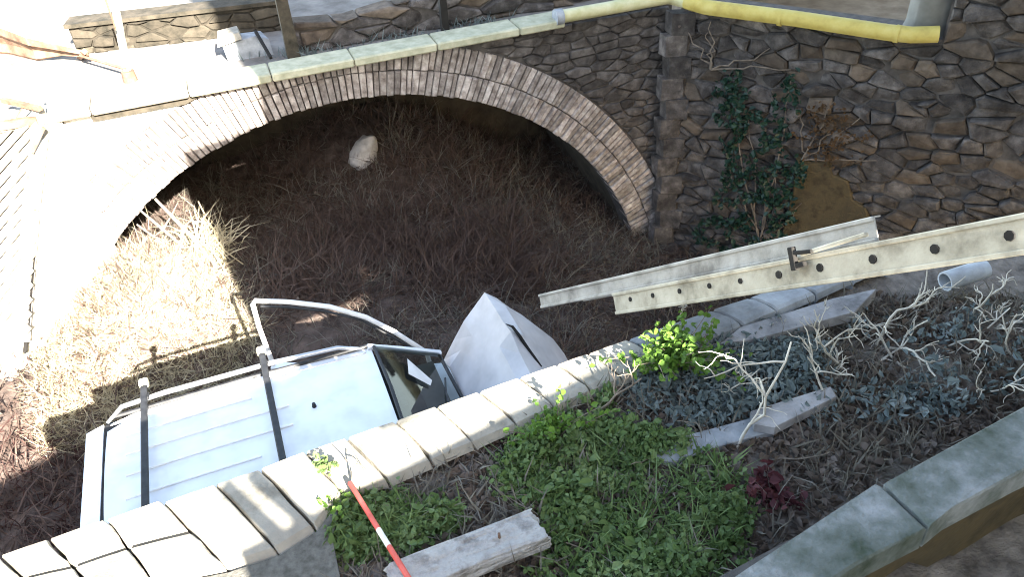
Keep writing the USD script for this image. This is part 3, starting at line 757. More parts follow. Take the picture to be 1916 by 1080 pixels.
obj('mirror', hull(np.array([(2.03, -.10, 1.36), (2.03, .12, 1.36), (2.06, -.10, 1.30), (2.06, .12, 1.30), (2.075, -.09, 1.35), (2.075, .11, 1.35)])), M['black_plastic'], car)
obj('torn_foil', hull(np.array([(2.16, .20, 1.38), (2.20, .40, 1.36), (2.28, .26, 1.30), (2.30, .12, 1.27), (2.33, .18, 1.262), (2.24, .3, 1.335)])), M['white_paint'], car)
wp = obj('wiper', tube([(2.46, .30, 1.13), (2.40, .05, 1.185), (2.36, -.2, 1.21)], .009, 5), M['black_plastic'], car)
# buckled bonnet
def bon(u, v):
    """u 0..1 from the windscreen to the nose, v -1..1 across."""
    w = .70 - .05 * u
    tip = 1.66 - .15 * (1 - v) / 2 * 1.3
    x = 2.55 + 1.03 * u ** .95
    uc = .40 + .03 * math.sin(3 * v)
    rise = 1.03 + (tip - 1.03) * (u / uc) ** .9
    fall = .80 + (tip + .0 - .80) * max(0, (1 - u) / (1 - uc)) ** .85
    z = -math.log(math.exp(-rise * 16) + math.exp(-fall * 16)) / 16 + .02
    cr = lambda a_, b_, w_: max(0, 1 - abs(a_ - b_) / w_)
    z += .05 * cr(v, .15 + 1.1 * (u - .4), .30) * min(1, 3 * u) - .045 * cr(v, .60 - .9 * (u - .4), .22) - .03 * cr(u, .22 + .10 * v, .10) - .035 * cr(u, .68 - .12 * v, .12)
    z -= .05 * max(0, abs(v) - .82) / .18
    x -= .03 * (v > .5) * (v - .5) * (1 - abs(2 * u - 1))
    return x, v * w, z
nu, nv = 11, 8
V = np.array([bon(i / (nu - 1), 2 * j / (nv - 1) - 1) for i in range(nu) for j in range(nv)])
Fc = []
for i in range(nu - 1):
    for j in range(nv - 1):
        a_ = i * nv + j; Fc += [[a_, a_ + nv, a_ + 1], [a_ + 1, a_ + nv, a_ + nv + 1]]
Fc = np.array(Fc); nV = len(V)
rim = [i for i in range(nv)] + [i * nv + nv - 1 for i in range(1, nu)] + [(nu - 1) * nv + j for j in range(nv - 2, -1, -1)] + [i * nv for i in range(nu - 2, 0, -1)]
side = []
for p_, q_ in zip(rim, rim[1:] + rim[:1]): side += [[p_, q_, q_ + nV], [p_, q_ + nV, p_ + nV]]
bonnet = obj('bonnet', (np.vstack([V, V - [0, 0, .02]]), np.vstack([Fc, Fc[:, ::-1] + nV, np.array(side)])), M['hood_white'], car, smooth=12, label='greyish white bonnet buckled upward into a peak')
cut = [np.array(bon(.40 + .14 * t, .30 - .55 * t)) + [0, 0, .006] for t in np.linspace(0, 1, 6)]
obj('tear', tube(cut, [.004, .012, .014, .014, .012, .006], 5), M['dark'], car)
obj('engine_bay', bx((2.56, -.66, .62), (3.35, .66, .86)), M['car_dark'], car)
# rails and cross bars
for sgn in (-1, 1):
    obj('roof_rail', tube([(-.02, sgn * .52, 1.46), (.10, sgn * .575, 1.525), (.4, sgn * .59, 1.535), (1.2, sgn * .59, 1.535), (1.70, sgn * .575, 1.515), (1.88, sgn * .545, 1.465)], [.012, .018, .02, .02, .018, .012], 8), M['chrome'] if sgn > 0 else M['chrome'], car, smooth=True)
    obj('roof_gutter', tube([(.02, sgn * .555, 1.47), (1.0, sgn * .563, 1.476), (1.92, sgn * .553, 1.468)], .016, 6), M['black_plastic'], car)
for x in (.27, 1.14):
    cb = obj('cross_bar', cat([beam((x, -.68, 1.575), (x, .68, 1.575), .048, .028, bevel=.008)] + [bx((x - .03, s_ * .59 - .03, 1.53), (x + .03, s_ * .59 + .03, 1.562), .006) for s_ in (-1, 1)]), M['black_plastic'], car)
    for s_ in (-1, 1):
        obj('end_cap', bx((x - .034, s_ * .715 - .035, 1.545), (x + .034, s_ * .715 + .035, 1.605), .012), M['coping_pale'], cb)
# open far-side door
H0 = np.array([2.44, .74]); H1 = np.array([1.17, 1.45]); dd = (H1 - H0) / np.linalg.norm(H1 - H0)
door = obj('door', extrude(Polygon([(0, .30), (1.40, .30), (1.49, .55), (1.49, .80), (0, .84)]), np.array([*H0, 0.]), np.array([*dd, 0]), ZZ, np.array([dd[1], -dd[0], 0]), -.04, .04), M['car_white'], car, label='white front door hanging open on the far side')
dp = lambda u, z: np.array([*(H0 + dd * u), z])
obj('window_frame', tube([dp(.0, .84), dp(.02, 1.06), dp(.28, 1.28), dp(.5, 1.42), dp(.8, 1.515), dp(1.15, 1.545), dp(1.46, 1.54), dp(1.49, 1.50), dp(1.50, 1.25), dp(1.48, .80)], [.022] * 10, 7), M['white_paint'], door, smooth=True)
obj('frame_trim', tube([dp(.14, 1.10), dp(.55, 1.39), dp(.85, 1.465), dp(1.15, 1.488), dp(1.42, 1.48)], [.011] * 5, 6), M['black_plastic'], door, smooth=True)
# the rest of the body
for sgn in (-1, 1):
    for x0, x1, t0, t1 in ((-.2, .95, -.05, .95), (1.02, 2.2, 1.02, 1.75)):
        P4 = [(x0, sgn * .735, .95), (x1, sgn * .735, .95), (t1, sgn * .575, 1.40), (t0, sgn * .575, 1.40)]
        if sgn > 0 and x0 > 1: continue
        obj('side_window', hull([(x, y + d, z) for x, y, z in P4 for d in (0, .012 * sgn)]), M['glass'], car)
    obj('headlight', bx((3.50, sgn * .52 - .13, .52), (3.575, sgn * .52 + .13, .64), .03), M['headlamp'], car)
    obj('tail_light', bx((-.33, sgn * .60 - .06, .62), (-.28, sgn * .60 + .06, .88), .02), M['red_paint'], car)
    for wx in (.35, 2.85):
        w_ = trimesh.creation.annulus(r_min=.19, r_max=.30, height=.18, sections=28); w_.apply_transform(trimesh.transformations.rotation_matrix(math.pi / 2, [1, 0, 0])); w_.apply_translation((wx, sgn * .69, .30))
        t_ = obj('tyre', w_, M['tyre'], car, smooth=40)
        r_ = trimesh.creation.cylinder(radius=.188, height=.12, sections=20); r_.apply_transform(trimesh.transformations.rotation_matrix(math.pi / 2, [1, 0, 0])); r_.apply_translation((wx, sgn * .69, .30))
        obj('rim', r_, M['chrome'], t_, smooth=40)
obj('bumper', bx((-.36, -.70, .34), (-.28, .70, .56), .03), M['black_plastic'], car)
obj('bumper', bx((3.52, -.68, .26), (3.64, .68, .46), .03), M['black_plastic'], car)

# ------------------------------------------------------------------ ladder
lad = thing('extension_ladder', 'pale two-section extension ladder reaching from the garden down towards the wreck', 'ladder')
lp = np.array([1.4987, 1.9502, 5.100]); ldir = np.array([-.3879, .6906, -.6103])
mid = lp + ldir * .55; va = mid - CAM; va /= np.linalg.norm(va)
rung = va - ldir * (va @ ldir); rung /= np.linalg.norm(rung)
upn = np.cross(rung, ldir); upn /= np.linalg.norm(upn); upn = upn if upn[2] > 0 else -upn
def lad_pt(x, y, out=0.0):
    """A point of the ladder's side plane under a picture point."""
    return onplane(x, y, lp + rung * out, rung)
def stile(a, b, w, dep, mt, name, holes=None, pitch=None, start=0):
    a, b = np.asarray(a), np.asarray(b); d = (b - a) / np.linalg.norm(b - a); u = np.cross(rung, d); u = u if u[2] > 0 else -u
    parts = [beam(a, b, w, .004, rung)]
    web = beam(a, b, .006, w, u); web.vertices = web.vertices + rung * .003
    fl = []
    for s_ in (-1, 1):
        f_ = beam(a + u * s_ * (w / 2 - .003) + rung * dep / 2, b + u * s_ * (w / 2 - .003) + rung * dep / 2, dep, .006, u); fl.append(f_)
        f_ = beam(a + u * s_ * (w / 2 - .010) - rung * .004, b + u * s_ * (w / 2 - .010) - rung * .004, .012, .018, u, .003); fl.append(f_)
    return obj(name, cat([web] + fl), mt, lad), u, d
base_a, base_b = lad_pt(2060, 413), lad_pt(1150, 569)
bs, bu, bd = stile(base_a, base_b, .125, .032, M['alu'], 'stile')
fly_a, fly_b = lad_pt(1622, 432), lad_pt(1000, 566)
fs, fu, fd2 = stile(fly_a + rung * .045, fly_b + rung * .045, .10, .034, M['alu_dull'], 'stile')
for off, (A_, B_, mt_, w_) in ((.40, (base_a, base_b, M['alu'], .125)), (.34, (fly_a + rung * .045, fly_b + rung * .045, M['alu_dull'], .10))):
    stile(A_ + rung * off + (B_ - A_) * (.30 if off < .4 else 0), B_ + rung * off, w_, .032, mt_, 'stile')
hx = [(1890, 441), (1750, 466), (1634, 485), (1535, 501), (1458, 514), (1386, 526), (1328, 535), (1272, 545), (1222, 553), (1180, 560)]
for x, y in hx:
    c_ = lad_pt(x, y)
    obj('rung', tube([c_ + rung * .004, c_ + rung * .42], .016, 8), M['alu_dull'], lad)
    obj('rung_end', tube([c_ - rung * .006, c_ + rung * .003], .017 if x > 1400 else .013, 8), M['dark'], lad)
for i in range(9):
    c_ = fly_a + rung * .05 + fd2 * (.12 + .28 * i)
    if (c_ - fly_b) @ fd2 > -.05: break
    if (c_ - fly_a) @ fd2 < .30 * np.linalg.norm(fly_b - fly_a): continue
    obj('rung', tube([c_, c_ + rung * .32], .015, 8), M['alu_dull'], lad)
hk = lad_pt(1484, 483, -.03)
obj('hook', cat([beam(hk - bu * .05, hk + bu * .045, .03, .022, rung, .003), beam(hk + bu * .02, hk + bu * .012 - bd * .11, .016, .02, rung, .003), beam(hk - bu * .035, hk - bu * .03 - bd * .06, .02, .02, rung, .003)]), M['dark'], lad)
obj('guide_bracket', cat([beam(lad_pt(1500, 476, -.02), lad_pt(1622, 438, -.02), .016, .02, rung, .003)]), M['alu'], lad)

# ------------------------------------------------------------------ unseen building added behind the viewer, shaped to cut the sunlight
HG = np.array([.86, .51, 0]); HG /= np.linalg.norm(HG); HN = np.array([-HG[1], HG[0], 0]); HO = np.array([1.36, -2.2, 0.0])
house = thing('house', 'unseen building added behind the viewpoint, its walls and slits shaped to cast shade', 'house')
hb = lambda k0, k1, z0, z1, d0=0.0, d1=4.0: extrude(sbox(k0, z0, k1, z1), HO, HG, ZZ, HN, -d1, -d0)
BLOCKER_TOP = 6.74
obj('lower_wall', hb(-.34, 26, 2.3, BLOCKER_TOP - .10), M['house'], house)
obj('side_wall', hb(-5, -.363, 2.3, 6.60), M['house'], house)  # added to keep sun off the ditch floor at the left
obj('parapet_block', hb(-.22, -.05, BLOCKER_TOP - .05, 6.745, .0, .2), M['house'], house)  # unseen piece closing the lit slot between the shadow stripes
obj('parapet_cap', hb(-.36, 26, BLOCKER_TOP - .10, BLOCKER_TOP, -.05, .30), M['coping_grey'], house)
obj('upper_wall', hb(4.003, 26, BLOCKER_TOP, 15.5), M['house'], house)
obj('bay', hb(.38, 1.80, 6.955, 9.72, .0, .06), M['house'], house)  # thin unseen wall added to shade the ditch behind the car
obj('pillar', hb(1.803, 1.93, BLOCKER_TOP, 9.72, .0, .12), M['house'], house)  # unseen shadow blocker beside the slit of sun
obj('balustrade', hb(1.933, 2.06, BLOCKER_TOP, 7.085, .0, .10), M['house'], house)  # unseen piece below the slit that lets sun onto the ladder
obj('lintel', hb(1.933, 2.06, 7.33, 9.72, .0, .10), M['house'], house)  # unseen piece above the same slit of sun
obj('upper_wall', hb(2.063, 4.0, BLOCKER_TOP, 9.72, .0, .12), M['house'], house)
obj('top_storey', hb(1.40, 4.0, 9.723, 15.5, .0, .3), M['house'], house)  # added to set the shadow edge on the bridge face
obj('roof', hb(1.60, 26.4, 15.5, 15.75, -.05, 4.4), M['roof_tile'], house)  # lid of the unseen shadow caster
for (k0, z0), (k1, z1), w_ in (((-.125, 6.64), (-.335, 7.03), .068), ((.0, 6.64), (-.215, 7.03), .068)):
    obj('leaning_board', beam(HO + HG * k0 + ZZ * z0 - HN * .05, HO + HG * k1 + ZZ * z1 - HN * .05, w_, .03, HN), M['plank'], house)  # unseen bars added to cast two shadow stripes on the coping

# ------------------------------------------------------------------ plants and litter
def on_bed(n, poly):
    """n random points of the bed under a picture-shaped patch of ground."""
    P3 = np.array([at(x, y, 3.62)[:2] for x, y in poly]); pg = Polygon(P3).buffer(0)
    x0, y0, x1, y1 = pg.bounds; out = []
    import shapely
    while sum(map(len, out)) < n:
        q_ = rng.uniform((x0, y0), (x1, y1), (n * 2, 2)); out.append(q_[shapely.contains_xy(pg, q_[:, 0], q_[:, 1])])
    q_ = np.vstack(out)[:n]
    return np.c_[q_, bed_z(q_)]


def clumped(pts, scale=3.0, thr=.5, seed=11):
    k = meshkit.fbm(pts * scale, seed=seed)
    return pts[k + rng.normal(0, .06, len(k)) > thr]


GARDEN = [(612, 975), (640, 925), (730, 895), (895, 833), (975, 795), (1120, 730), (1200, 690), (1350, 640), (1640, 560), (1916, 560), (2100, 700), (1916, 790), (1650, 930), (1400, 1090), (1100, 1200), (660, 1180)]
CLOVER = [(930, 905), (960, 850), (1060, 800), (1180, 830), (1260, 850), (1380, 900), (1400, 960), (1380, 1030), (1330, 1140), (1000, 1150), (1040, 1010), (960, 960)]
CLOVER2 = [(612, 965), (650, 935), (720, 955), (800, 950), (870, 1000), (760, 1040), (640, 1060)]
cl = np.vstack([clumped(on_bed(8500, CLOVER), 6, .465), clumped(on_bed(2800, CLOVER2), 6, .49)])
hgt = .015 + .15 * np.clip(meshkit.fbm(cl * 9, seed=4) - .25, 0, 1)
top = cl + np.c_[rng.normal(0, .03, (len(cl), 2)), hgt * rng.uniform(.2, 1.4, len(cl))]
ct = np.repeat(top, 3, 0)
obj('ground_cover', leaves(ct + rng.normal(0, .013, ct.shape), .021 * (1 + rng.exponential(.35, len(ct))), (0, -.2, .7), .7, .75), M['clover'], kind='stuff', label='green leafy ground cover spreading over the garden bed', category='ground cover')
gb = np.vstack([clumped(on_bed(2600, CLOVER), 5, .45), clumped(on_bed(900, CLOVER2), 5, .45)])
obj('green_grass', blades(gb, .15, .004, (0, 0, .8), .6, .8), M['clover'], kind='stuff', label='thin green grass blades among the ground cover', category='grass')
BLUE = [(1150, 700), (1330, 640), (1480, 620), (1560, 680), (1500, 760), (1330, 830), (1180, 830), (1130, 760)]
BLUE2 = [(1560, 620), (1916, 600), (1960, 720), (1800, 800), (1600, 850), (1480, 860), (1470, 800), (1600, 740)]
b1 = np.vstack([clumped(on_bed(3000, BLUE), 5, .45), clumped(on_bed(2600, BLUE2), 5, .52, 12)])
b1t = np.repeat(b1, 2, 0); b1t = b1t + np.c_[rng.normal(0, .03, (len(b1t), 2)), rng.uniform(.005, .10, len(b1t))]
obj('grey_ground_cover', leaves(b1t, .030 * (1 + rng.exponential(.3, len(b1t))), (0, -.2, .7), .5, .5), M['clover_blue'], kind='stuff', label='blue green leafy growth over the middle of the garden bed', category='ground cover')
dl = clumped(on_bed(9000, GARDEN), 2.5, .40, 15)
obj('leaf_litter', leaves(dl + np.c_[np.zeros((len(dl), 2)), rng.uniform(.005, .03, len(dl))], .042, (0, 0, 1), .8, .6, .45), M['dead_leaf'], kind='stuff', label='curled dead brown leaves lying over the garden bed', category='leaf litter')
gg = clumped(on_bed(9000, GARDEN), 4, .44, 17)
obj('dead_stems', blades(gg, .15, .0038, (0, 0, .6), .8, .8), M['grey_grass'], kind='stuff', label='thin dead grey stems strewn through the garden bed', category='dead stems')

def shrub(name, label, cat_, centre, rad, n, size, m, stems=6, group=None, flat=.8):
    """Sprigs that spread from a few roots, leaves along each."""
    t_ = thing(name, label, cat_, group=group)
    c_ = np.asarray(centre); rad = np.asarray(rad); ns = max(8, n // 16); tubes, pos = [], []
    roots = c_ - [0, 0, rad[2] * .9] + rng.normal(0, .32, (5, 3)) * rad * [1, 1, .1]
    for i in range(ns):
        r_ = roots[rng.integers(5)]
        d_ = rng.normal(0, 1, 3) * rad * [1, 1, .5]; tip = c_ + d_ * rng.uniform(.5, 1.15) + [0, 0, rad[2] * rng.uniform(-.5, 1.2)]
        md_ = (r_ + tip) / 2 + [0, 0, rad[2] * .35]
        ts = np.linspace(0, 1, 6)[:, None]
        pth = (1 - ts) ** 2 * r_ + 2 * ts * (1 - ts) * md_ + ts ** 2 * tip
        tubes.append(tube(pth, np.linspace(.0035, .0015, 6), 4))
        k = int(rng.integers(10, 22)); u = rng.uniform(.25, 1.02, (k, 1))
        pos.append((1 - u) ** 2 * r_ + 2 * u * (1 - u) * md_ + u ** 2 * tip + rng.normal(0, size * .45, (k, 3)))
    obj('leaves', leaves(np.vstack(pos), size, (0, -.2, .8), .6, flat), m, t_)
    obj('stems', cat(tubes), M['twig_dark'], t_)
    return t_
def bp(x, y, up=0.0):
    q_ = at(x, y, 3.66); q_[2] = bed_z(q_[None, :2])[0] + up; return q_
shrub('leafy_weed', 'big bright yellow green sunlit weed spilling over the coping wall', 'weed', at(1262, 662, 3.86), (.17, .13, .10), 1000, .034, M['bright_leaf'], 14)
shrub('leafy_weed', 'small bright weed at the coping edge above the green ground cover', 'weed', at(1030, 795, 3.78), (.13, .08, .07), 420, .028, M['bright_leaf'], 8)
shrub('leafy_weed', 'tiny sunlit weed where the wide grey wall top meets the bed', 'weed', at(632, 950, 3.72), (.06, .07, .06), 130, .028, M['bright_leaf'], 5)
shrub('leafy_weed', 'dark shaded weed between the two bright weeds', 'weed', at(1130, 745, 3.72), (.08, .08, .08), 200, .034, M['clover'], 6)
shrub('red_plant', 'low dark red leafed plant in the shaded garden bed', 'plant', at(1440, 925, 3.76), (.085, .07, .05), 200, .045, M['red_leaf'], 6)
shrub('leafy_weed', 'little weed growing from a joint of the sunlit coping', 'weed', at(603, 872, 3.79), (.035, .03, .035), 40, .022, M['clover'], 6)
for i, (x, y, lab) in enumerate([(1205, 660, 0), (1305, 610, 1)]):
    pass

# bleached branches and twigs in the bed
tw = [((1375, 850), (.05, .05, 1), .62, .012, 'upright bleached forked twig standing in the middle of the bed'),
      ((1590, 700), (-.5, .3, .75), .42, .012, 'bleached branch slanting up towards the ladder holes'),
      ((1640, 640), (-.1, .2, 1), .40, .013, 'tall white twig close under the middle of the ladder'),
      ((1660, 650), (.8, -.3, .25), .40, .012, 'white branch lying right of the tall white twig'),
      ((1600, 690), (.75, .2, .1), .50, .010, 'long pale branch lying across the bed below the ladder'),
      ((1690, 600), (.5, .7, .45), .35, .010, 'curved grey twig rising to the ladder on the right'),
      ((1860, 620), (.3, .2, .8), .38, .013, 'curled white branch by the right edge of the photo'),
      ((1820, 600), (-.1, .1, 1), .30, .011, 'short white upright twig left of the curled white branch'),
      ((1700, 740), (.9, -.35, .05), .55, .010, 'long thin grey branch lying towards the mossy ledge'),
      ((1760, 660), (.2, -.3, .6), .32, .010, 'pale forked twig in the right of the bed above the thin grey branch'),
      ((1240, 880), (.5, .6, .25), .22, .010, 'short pale stick leaning at the head of the ground cover'),
      ((1275, 590), (-.05, .05, 1), .16, .010, 'white twig sticking up out of the biggest bright weed'),
      ((1545, 790), (.2, .4, .5), .30, .011, 'bleached twig rising beside the grey plank'),
      ((1480, 720), (.8, .1, .3), .35, .009, 'grey twig among the blue green leaves left of the plank')]
tw += [((1850, 585), (.6, .3, .35), .42, .009, 'white branch reaching right from the grey pipe piece'), ((1560, 655), (-.7, .2, .35), .34, .009, 'pale crooked twig over the blue green leaves beside the board'),
       ((1700, 690), (-.6, .5, .35), .36, .010, 'white crooked branch crossing the long pale branch'), ((1620, 620), (.2, .1, 1), .28, .009, 'second white twig just left of the tall one'),
       ((1790, 650), (.7, .2, .25), .35, .009, 'pale twig lying towards the right edge under the curled branch'), ((1900, 690), (-.4, .4, .5), .30, .009, 'white twig at the right edge above the mossy ledge'),
       ((1340, 760), (.4, .1, .3), .30, .007, 'thin grey twig on the dark leaves left of the forked twig'), ((1560, 850), (.9, -.2, .1), .30, .007, 'thin pale twig on the soil right of the red plant'),
       ((960, 900), (.3, .5, .4), .22, .006, 'thin pale twig at the left rim of the ground cover'), ((1490, 610), (.1, .2, .8), .26, .008, 'white twig in front of the weathered board')]
for (x, y), d, L, r, lab in tw:
    b_ = bp(x, y, -.01)
    t_ = twig(b_, np.array(d, float), L, r * .72, 2, .26, 4)
    p_ = thing('dry_branch', lab, 'branch')
    obj('stem', t_[0], M['twig'], p_, smooth=True)
    obj('side_twigs', cat(t_[1:]), M['twig'], p_, smooth=True, kind='stuff')
for i, (x, y, d, lab) in enumerate([(1110, 790, (.3, .3, .8), 'brown twig beside the small bright weed'), (700, 900, (.8, .3, .2), 'brown twig among dead leaves beside the coping'), (1780, 720, (-.7, .3, .2), 'brown branch in the leaf litter near the mossy ledge')]):
    t_ = twig(bp(x, y), np.array(d, float), .35, .008, 2, .25, 3)
    p_ = thing('brown_branch', lab, 'branch'); obj('stem', t_[0], M['twig_dark'], p_, smooth=True); obj('side_twigs', cat(t_[1:]), M['twig_dark'], p_, smooth=True, kind='stuff')
litter = []
for q_ in on_bed(130, GARDEN):
    litter.append(twig(q_ + [0, 0, .012], np.array([*rng.normal(0, 1, 2), .12]), rng.uniform(.08, .28), rng.uniform(.002, .005), 0, .15)[0])
obj('twig_litter', cat(litter), M['twig_dark'], kind='stuff', label='small brown twigs lying scattered in the garden bed', category='twigs')

# planks, log, pipe piece, pole lying in the bed
def flat_board(name, label, cat_, pts, z, th, m):
    q_ = [at(x, y, z) for x, y in pts]
    pg = Polygon([tuple(p_[:2]) for p_ in q_]).buffer(0)
    return obj(name, prism(pg, np.zeros(3), np.array([1., 0, 0]), np.array([0, 1., 0]), ZZ, z - th, z, .008, .003, .04), m, label=label, category=cat_)
flat_board('plank', 'weathered grey plank end lying among blue green leaves', 'plank', [(1405, 768), (1555, 722), (1566, 742), (1450, 800), (1412, 792)], 3.80, .05, M['plank'])
flat_board('plank', 'grey green plank lying in line behind the upright forked twig', 'plank', [(1215, 856), (1290, 812), (1455, 772), (1450, 808), (1330, 838), (1262, 862)], 3.74, .05, M['coping_grey'])
flat_board('plank', 'grey weathered board lying along the bed under the ladder', 'plank', [(1345, 640), (1385, 610), (1560, 560), (1640, 545), (1600, 585), (1420, 630)], 3.74, .06, M['plank'])
lg = thing('weathered_beam', 'grey weathered flat beam lying at the bottom edge of the bed', 'beam')
la, lb = at(735, 1098, 3.90), at(1008, 990, 3.84)
lu = (lb - la) / np.linalg.norm(lb - la); ls = np.cross(lu, ZZ); ls /= np.linalg.norm(ls)
bm = trimesh.creation.box(extents=(np.linalg.norm(lb - la), .150, .085))
for _ in range(5): bm = bm.subdivide()
v = bm.vertices; hx_ = np.linalg.norm(lb - la) / 2
v = v * (1 - .05 * (np.abs(v[:, 1:2]) / .075) ** 6 * (np.abs(v[:, 2:3]) / .0425) ** 6 * [0, 1, 1])
v = v + (meshkit.fbm(v * [7, 30, 30] + 3, seed=61)[:, None] - .5) * [.03, .03, .03] + (np.abs(v[:, :1]) > hx_ * .985) * (meshkit.fbm(v * [0, 25, 25], seed=62)[:, None] - .5) * [.07, 0, 0]
bm.vertices = (la + lb) / 2 + v[:, :1] * lu + v[:, 1:2] * ls + v[:, 2:] * np.cross(ls, lu)
obj('beam', bm, M['log'], lg, smooth=50)
obj('nail', tube([la + (lb - la) * .72 + ZZ * .03, la + (lb - la) * .72 + ZZ * .065], [.006, .006], 6), M['rust'], lg)
pp = thing('pipe_piece', 'short piece of grey pipe lying under the ladder at the far right', 'pipe')
pa, pb_ = at(1768, 527, 3.78), at(1842, 503, 3.80)
ann = tube([pa, pb_], [.055, .055], 14, caps=False); inn = tube([pa, pb_], [.045, .045], 14, caps=False)
rimf = []
for k0 in (0, 14):
    for j in range(14):
        a_, b_ = k0 + j, k0 + (j + 1) % 14
        rimf += [[a_, b_, a_ + 28], [b_, b_ + 28, a_ + 28]]
obj('shell', (np.vstack([ann[0], inn[0]]), np.vstack([ann[1], inn[1][:, ::-1] + 28, np.array(rimf)])), M['coping_grey'], pp, smooth=40)
rw = thing('striped_pole', 'thin red pole with a white band leaning from the bed onto the coping', 'pole')
ra, rb = at(655, 905, 3.80), at(775, 1100, 4.02)
P_ = lambda t: ra + (rb - ra) * t
for t0, t1, mm_, nm in ((0, .50, 'red_paint', 'red_section'), (.50, .66, 'white_paint', 'white_band'), (.66, 1.0, 'red_paint', 'red_section')):
    obj(nm, tube([P_(t0), P_(t1)], [.011, .011], 10), M[mm_], rw, smooth=40)
obj('twig', cat(twig(at(665, 925, 3.74), (-.35, .5, .6), .16, .007, 1, .15, 2)), M['twig_dark'], label='dark little twig standing at the top of the red pole', category='twig')

# ------------------------------------------------------------------ ditch vegetation
def ditch_pts(n, s0, s1, m0, m1):
    s_ = rng.uniform(s0, s1, n); m_ = rng.uniform(m0, m1, n)
    q_ = B0[:2] + s_[:, None] * BE[:2] + m_[:, None] * BN[:2]
    return np.c_[q_, ditch_z(q_)], s_, m_
def clear_car(p_):
    l_ = (p_ - CO); x = l_ @ cX; y = l_ @ cY
    return p_[~((x > -.5) & (x < 3.7) & (abs(y) < .85))]
p_, s_, m_ = ditch_pts(46000, -1.5, 9.2, -4.5, 6.5)
tone = meshkit.fbm(p_ * .9, seed=31)
p_ = clear_car(p_[(meshkit.fbm(p_ * 2.2, seed=30) > .36)])
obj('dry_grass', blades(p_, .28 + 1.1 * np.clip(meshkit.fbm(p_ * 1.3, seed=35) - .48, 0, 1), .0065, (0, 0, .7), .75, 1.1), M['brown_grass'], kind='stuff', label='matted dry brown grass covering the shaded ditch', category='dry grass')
p_, s_, m_ = ditch_pts(14000, .5, 9.2, -3, 5)
p_ = clear_car(p_[meshkit.fbm(p_ * 1.4, seed=33) > .52])
obj('grey_grass', blades(p_, .38, .0065, (0, 0, .9), .6, 1.0), M['grey_grass'], kind='stuff', label='paler grey dead grass tufts in the ditch below the arch', category='dead grass')
p_, s_, m_ = ditch_pts(9000, -1, 9, -1.5, 6)
p_ = clear_car(p_[meshkit.fbm(p_ * 1.7, seed=36) > .5])
obj('ditch_leaves', leaves(p_ + np.c_[np.zeros((len(p_), 2)), rng.uniform(.02, .15, len(p_))], .05, (0, 0, 1), .5, .6, .4), M['dead_leaf'], kind='stuff', label='dead leaves caught in the ditch grass', category='dead leaves')
p_, s_, m_ = ditch_pts(9000, .8, 9, -2.6, 5.5)
p_ = clear_car(p_[meshkit.fbm(p_ * 1.1, seed=38) > .50])
obj('dead_stalks', blades(p_, .62, .0042, (.1, 0, .5), .7, .9), M['grey_grass'], kind='stuff', label='long bent dead stalks lying over the ditch below the arch', category='dead stalks')
brush = Polygon([tuple(at(x, y, .4)[:2]) for x, y in [(450, 470), (620, 400), (740, 330), (900, 330), (1080, 420), (1000, 520), (860, 560), (700, 600), (520, 580)]])
import shapely
x0, y0, x1, y1 = brush.bounds
q_ = rng.uniform((x0, y0), (x1, y1), (22000, 2)); q_ = q_[shapely.contains_xy(brush, q_[:, 0], q_[:, 1])]
bp_ = np.c_[q_, ditch_z(q_)]; bp_ = clear_car(bp_[meshkit.fbm(bp_ * 1.9, seed=63) > .47])[:7000]
obj('dry_brush', blades(bp_, .62, .0055, (0, 0, .55), .8, 1.3), M['brown_grass'], kind='stuff', label='tangled brown dry brush filling the ditch in front of the arch', category='dry brush')
# the sunlit straw heap
heap = Polygon([tuple(at(x, y, 1.0)[:2]) for x, y in [(225, 470), (330, 465), (400, 480), (480, 580), (400, 660), (150, 740), (30, 790), (60, 640)]])
import shapely
x0, y0, x1, y1 = heap.bounds
q_ = rng.uniform((x0, y0), (x1, y1), (26000, 2)); q_ = q_[shapely.contains_xy(heap, q_[:, 0], q_[:, 1])][:14000]
hp = np.c_[q_, ditch_z(q_)]
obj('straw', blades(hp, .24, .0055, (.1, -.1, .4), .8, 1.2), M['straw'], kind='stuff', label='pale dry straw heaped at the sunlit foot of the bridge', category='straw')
for i, (a0, a1, b0, w_, lab) in enumerate([((405, 500), (290, 372), 1.35, .026, 'longest pale reed stalk crossing the dark left corner of the arch'), ((372, 490), (258, 390), 1.4, .019, 'second pale reed stalk left of the longest one'),
                           ((330, 480), (256, 420), 1.4, .016, 'short bent reed stalk nearest the white wall'), ((360, 470), (345, 425), 1.5, .010, 'pale stalk propped between the reeds'),
                           ((430, 520), (385, 450), 1.2, .011, 'pale stalk right of the reeds with a leafy top')]):
    r_ = thing('reed_stalk', lab, 'reed')
    A_ = at(*a0, 1.0); B_ = onplane(*a1, A_ + BN * -.25, BN)
    obj('stalk', tube([A_, (A_ + B_) / 2 + rng.normal(0, .015, 3), B_], [w_, w_ * .9, w_ * .6], 6), M['white_paint'] if False else M['coping_white'], r_, smooth=True)
    obj('leaf_blades', blades(np.repeat(((A_ + B_) / 2)[None], 10, 0) + rng.normal(0, .1, (10, 3)), .3, .008, (.3, 0, .6), .6, .9), M['straw'], r_, kind='stuff')
t_ = thing('straw_tuft', 'curling tuft of straw at the edge of the sun beside the open car door', 'tuft')
c_ = at(395, 470, 1.2)
obj('blades', blades(c_ + rng.normal(0, .13, (260, 3)), .45, .007, (.2, 0, .8), .5, 1.1), M['straw'], t_, kind='stuff')
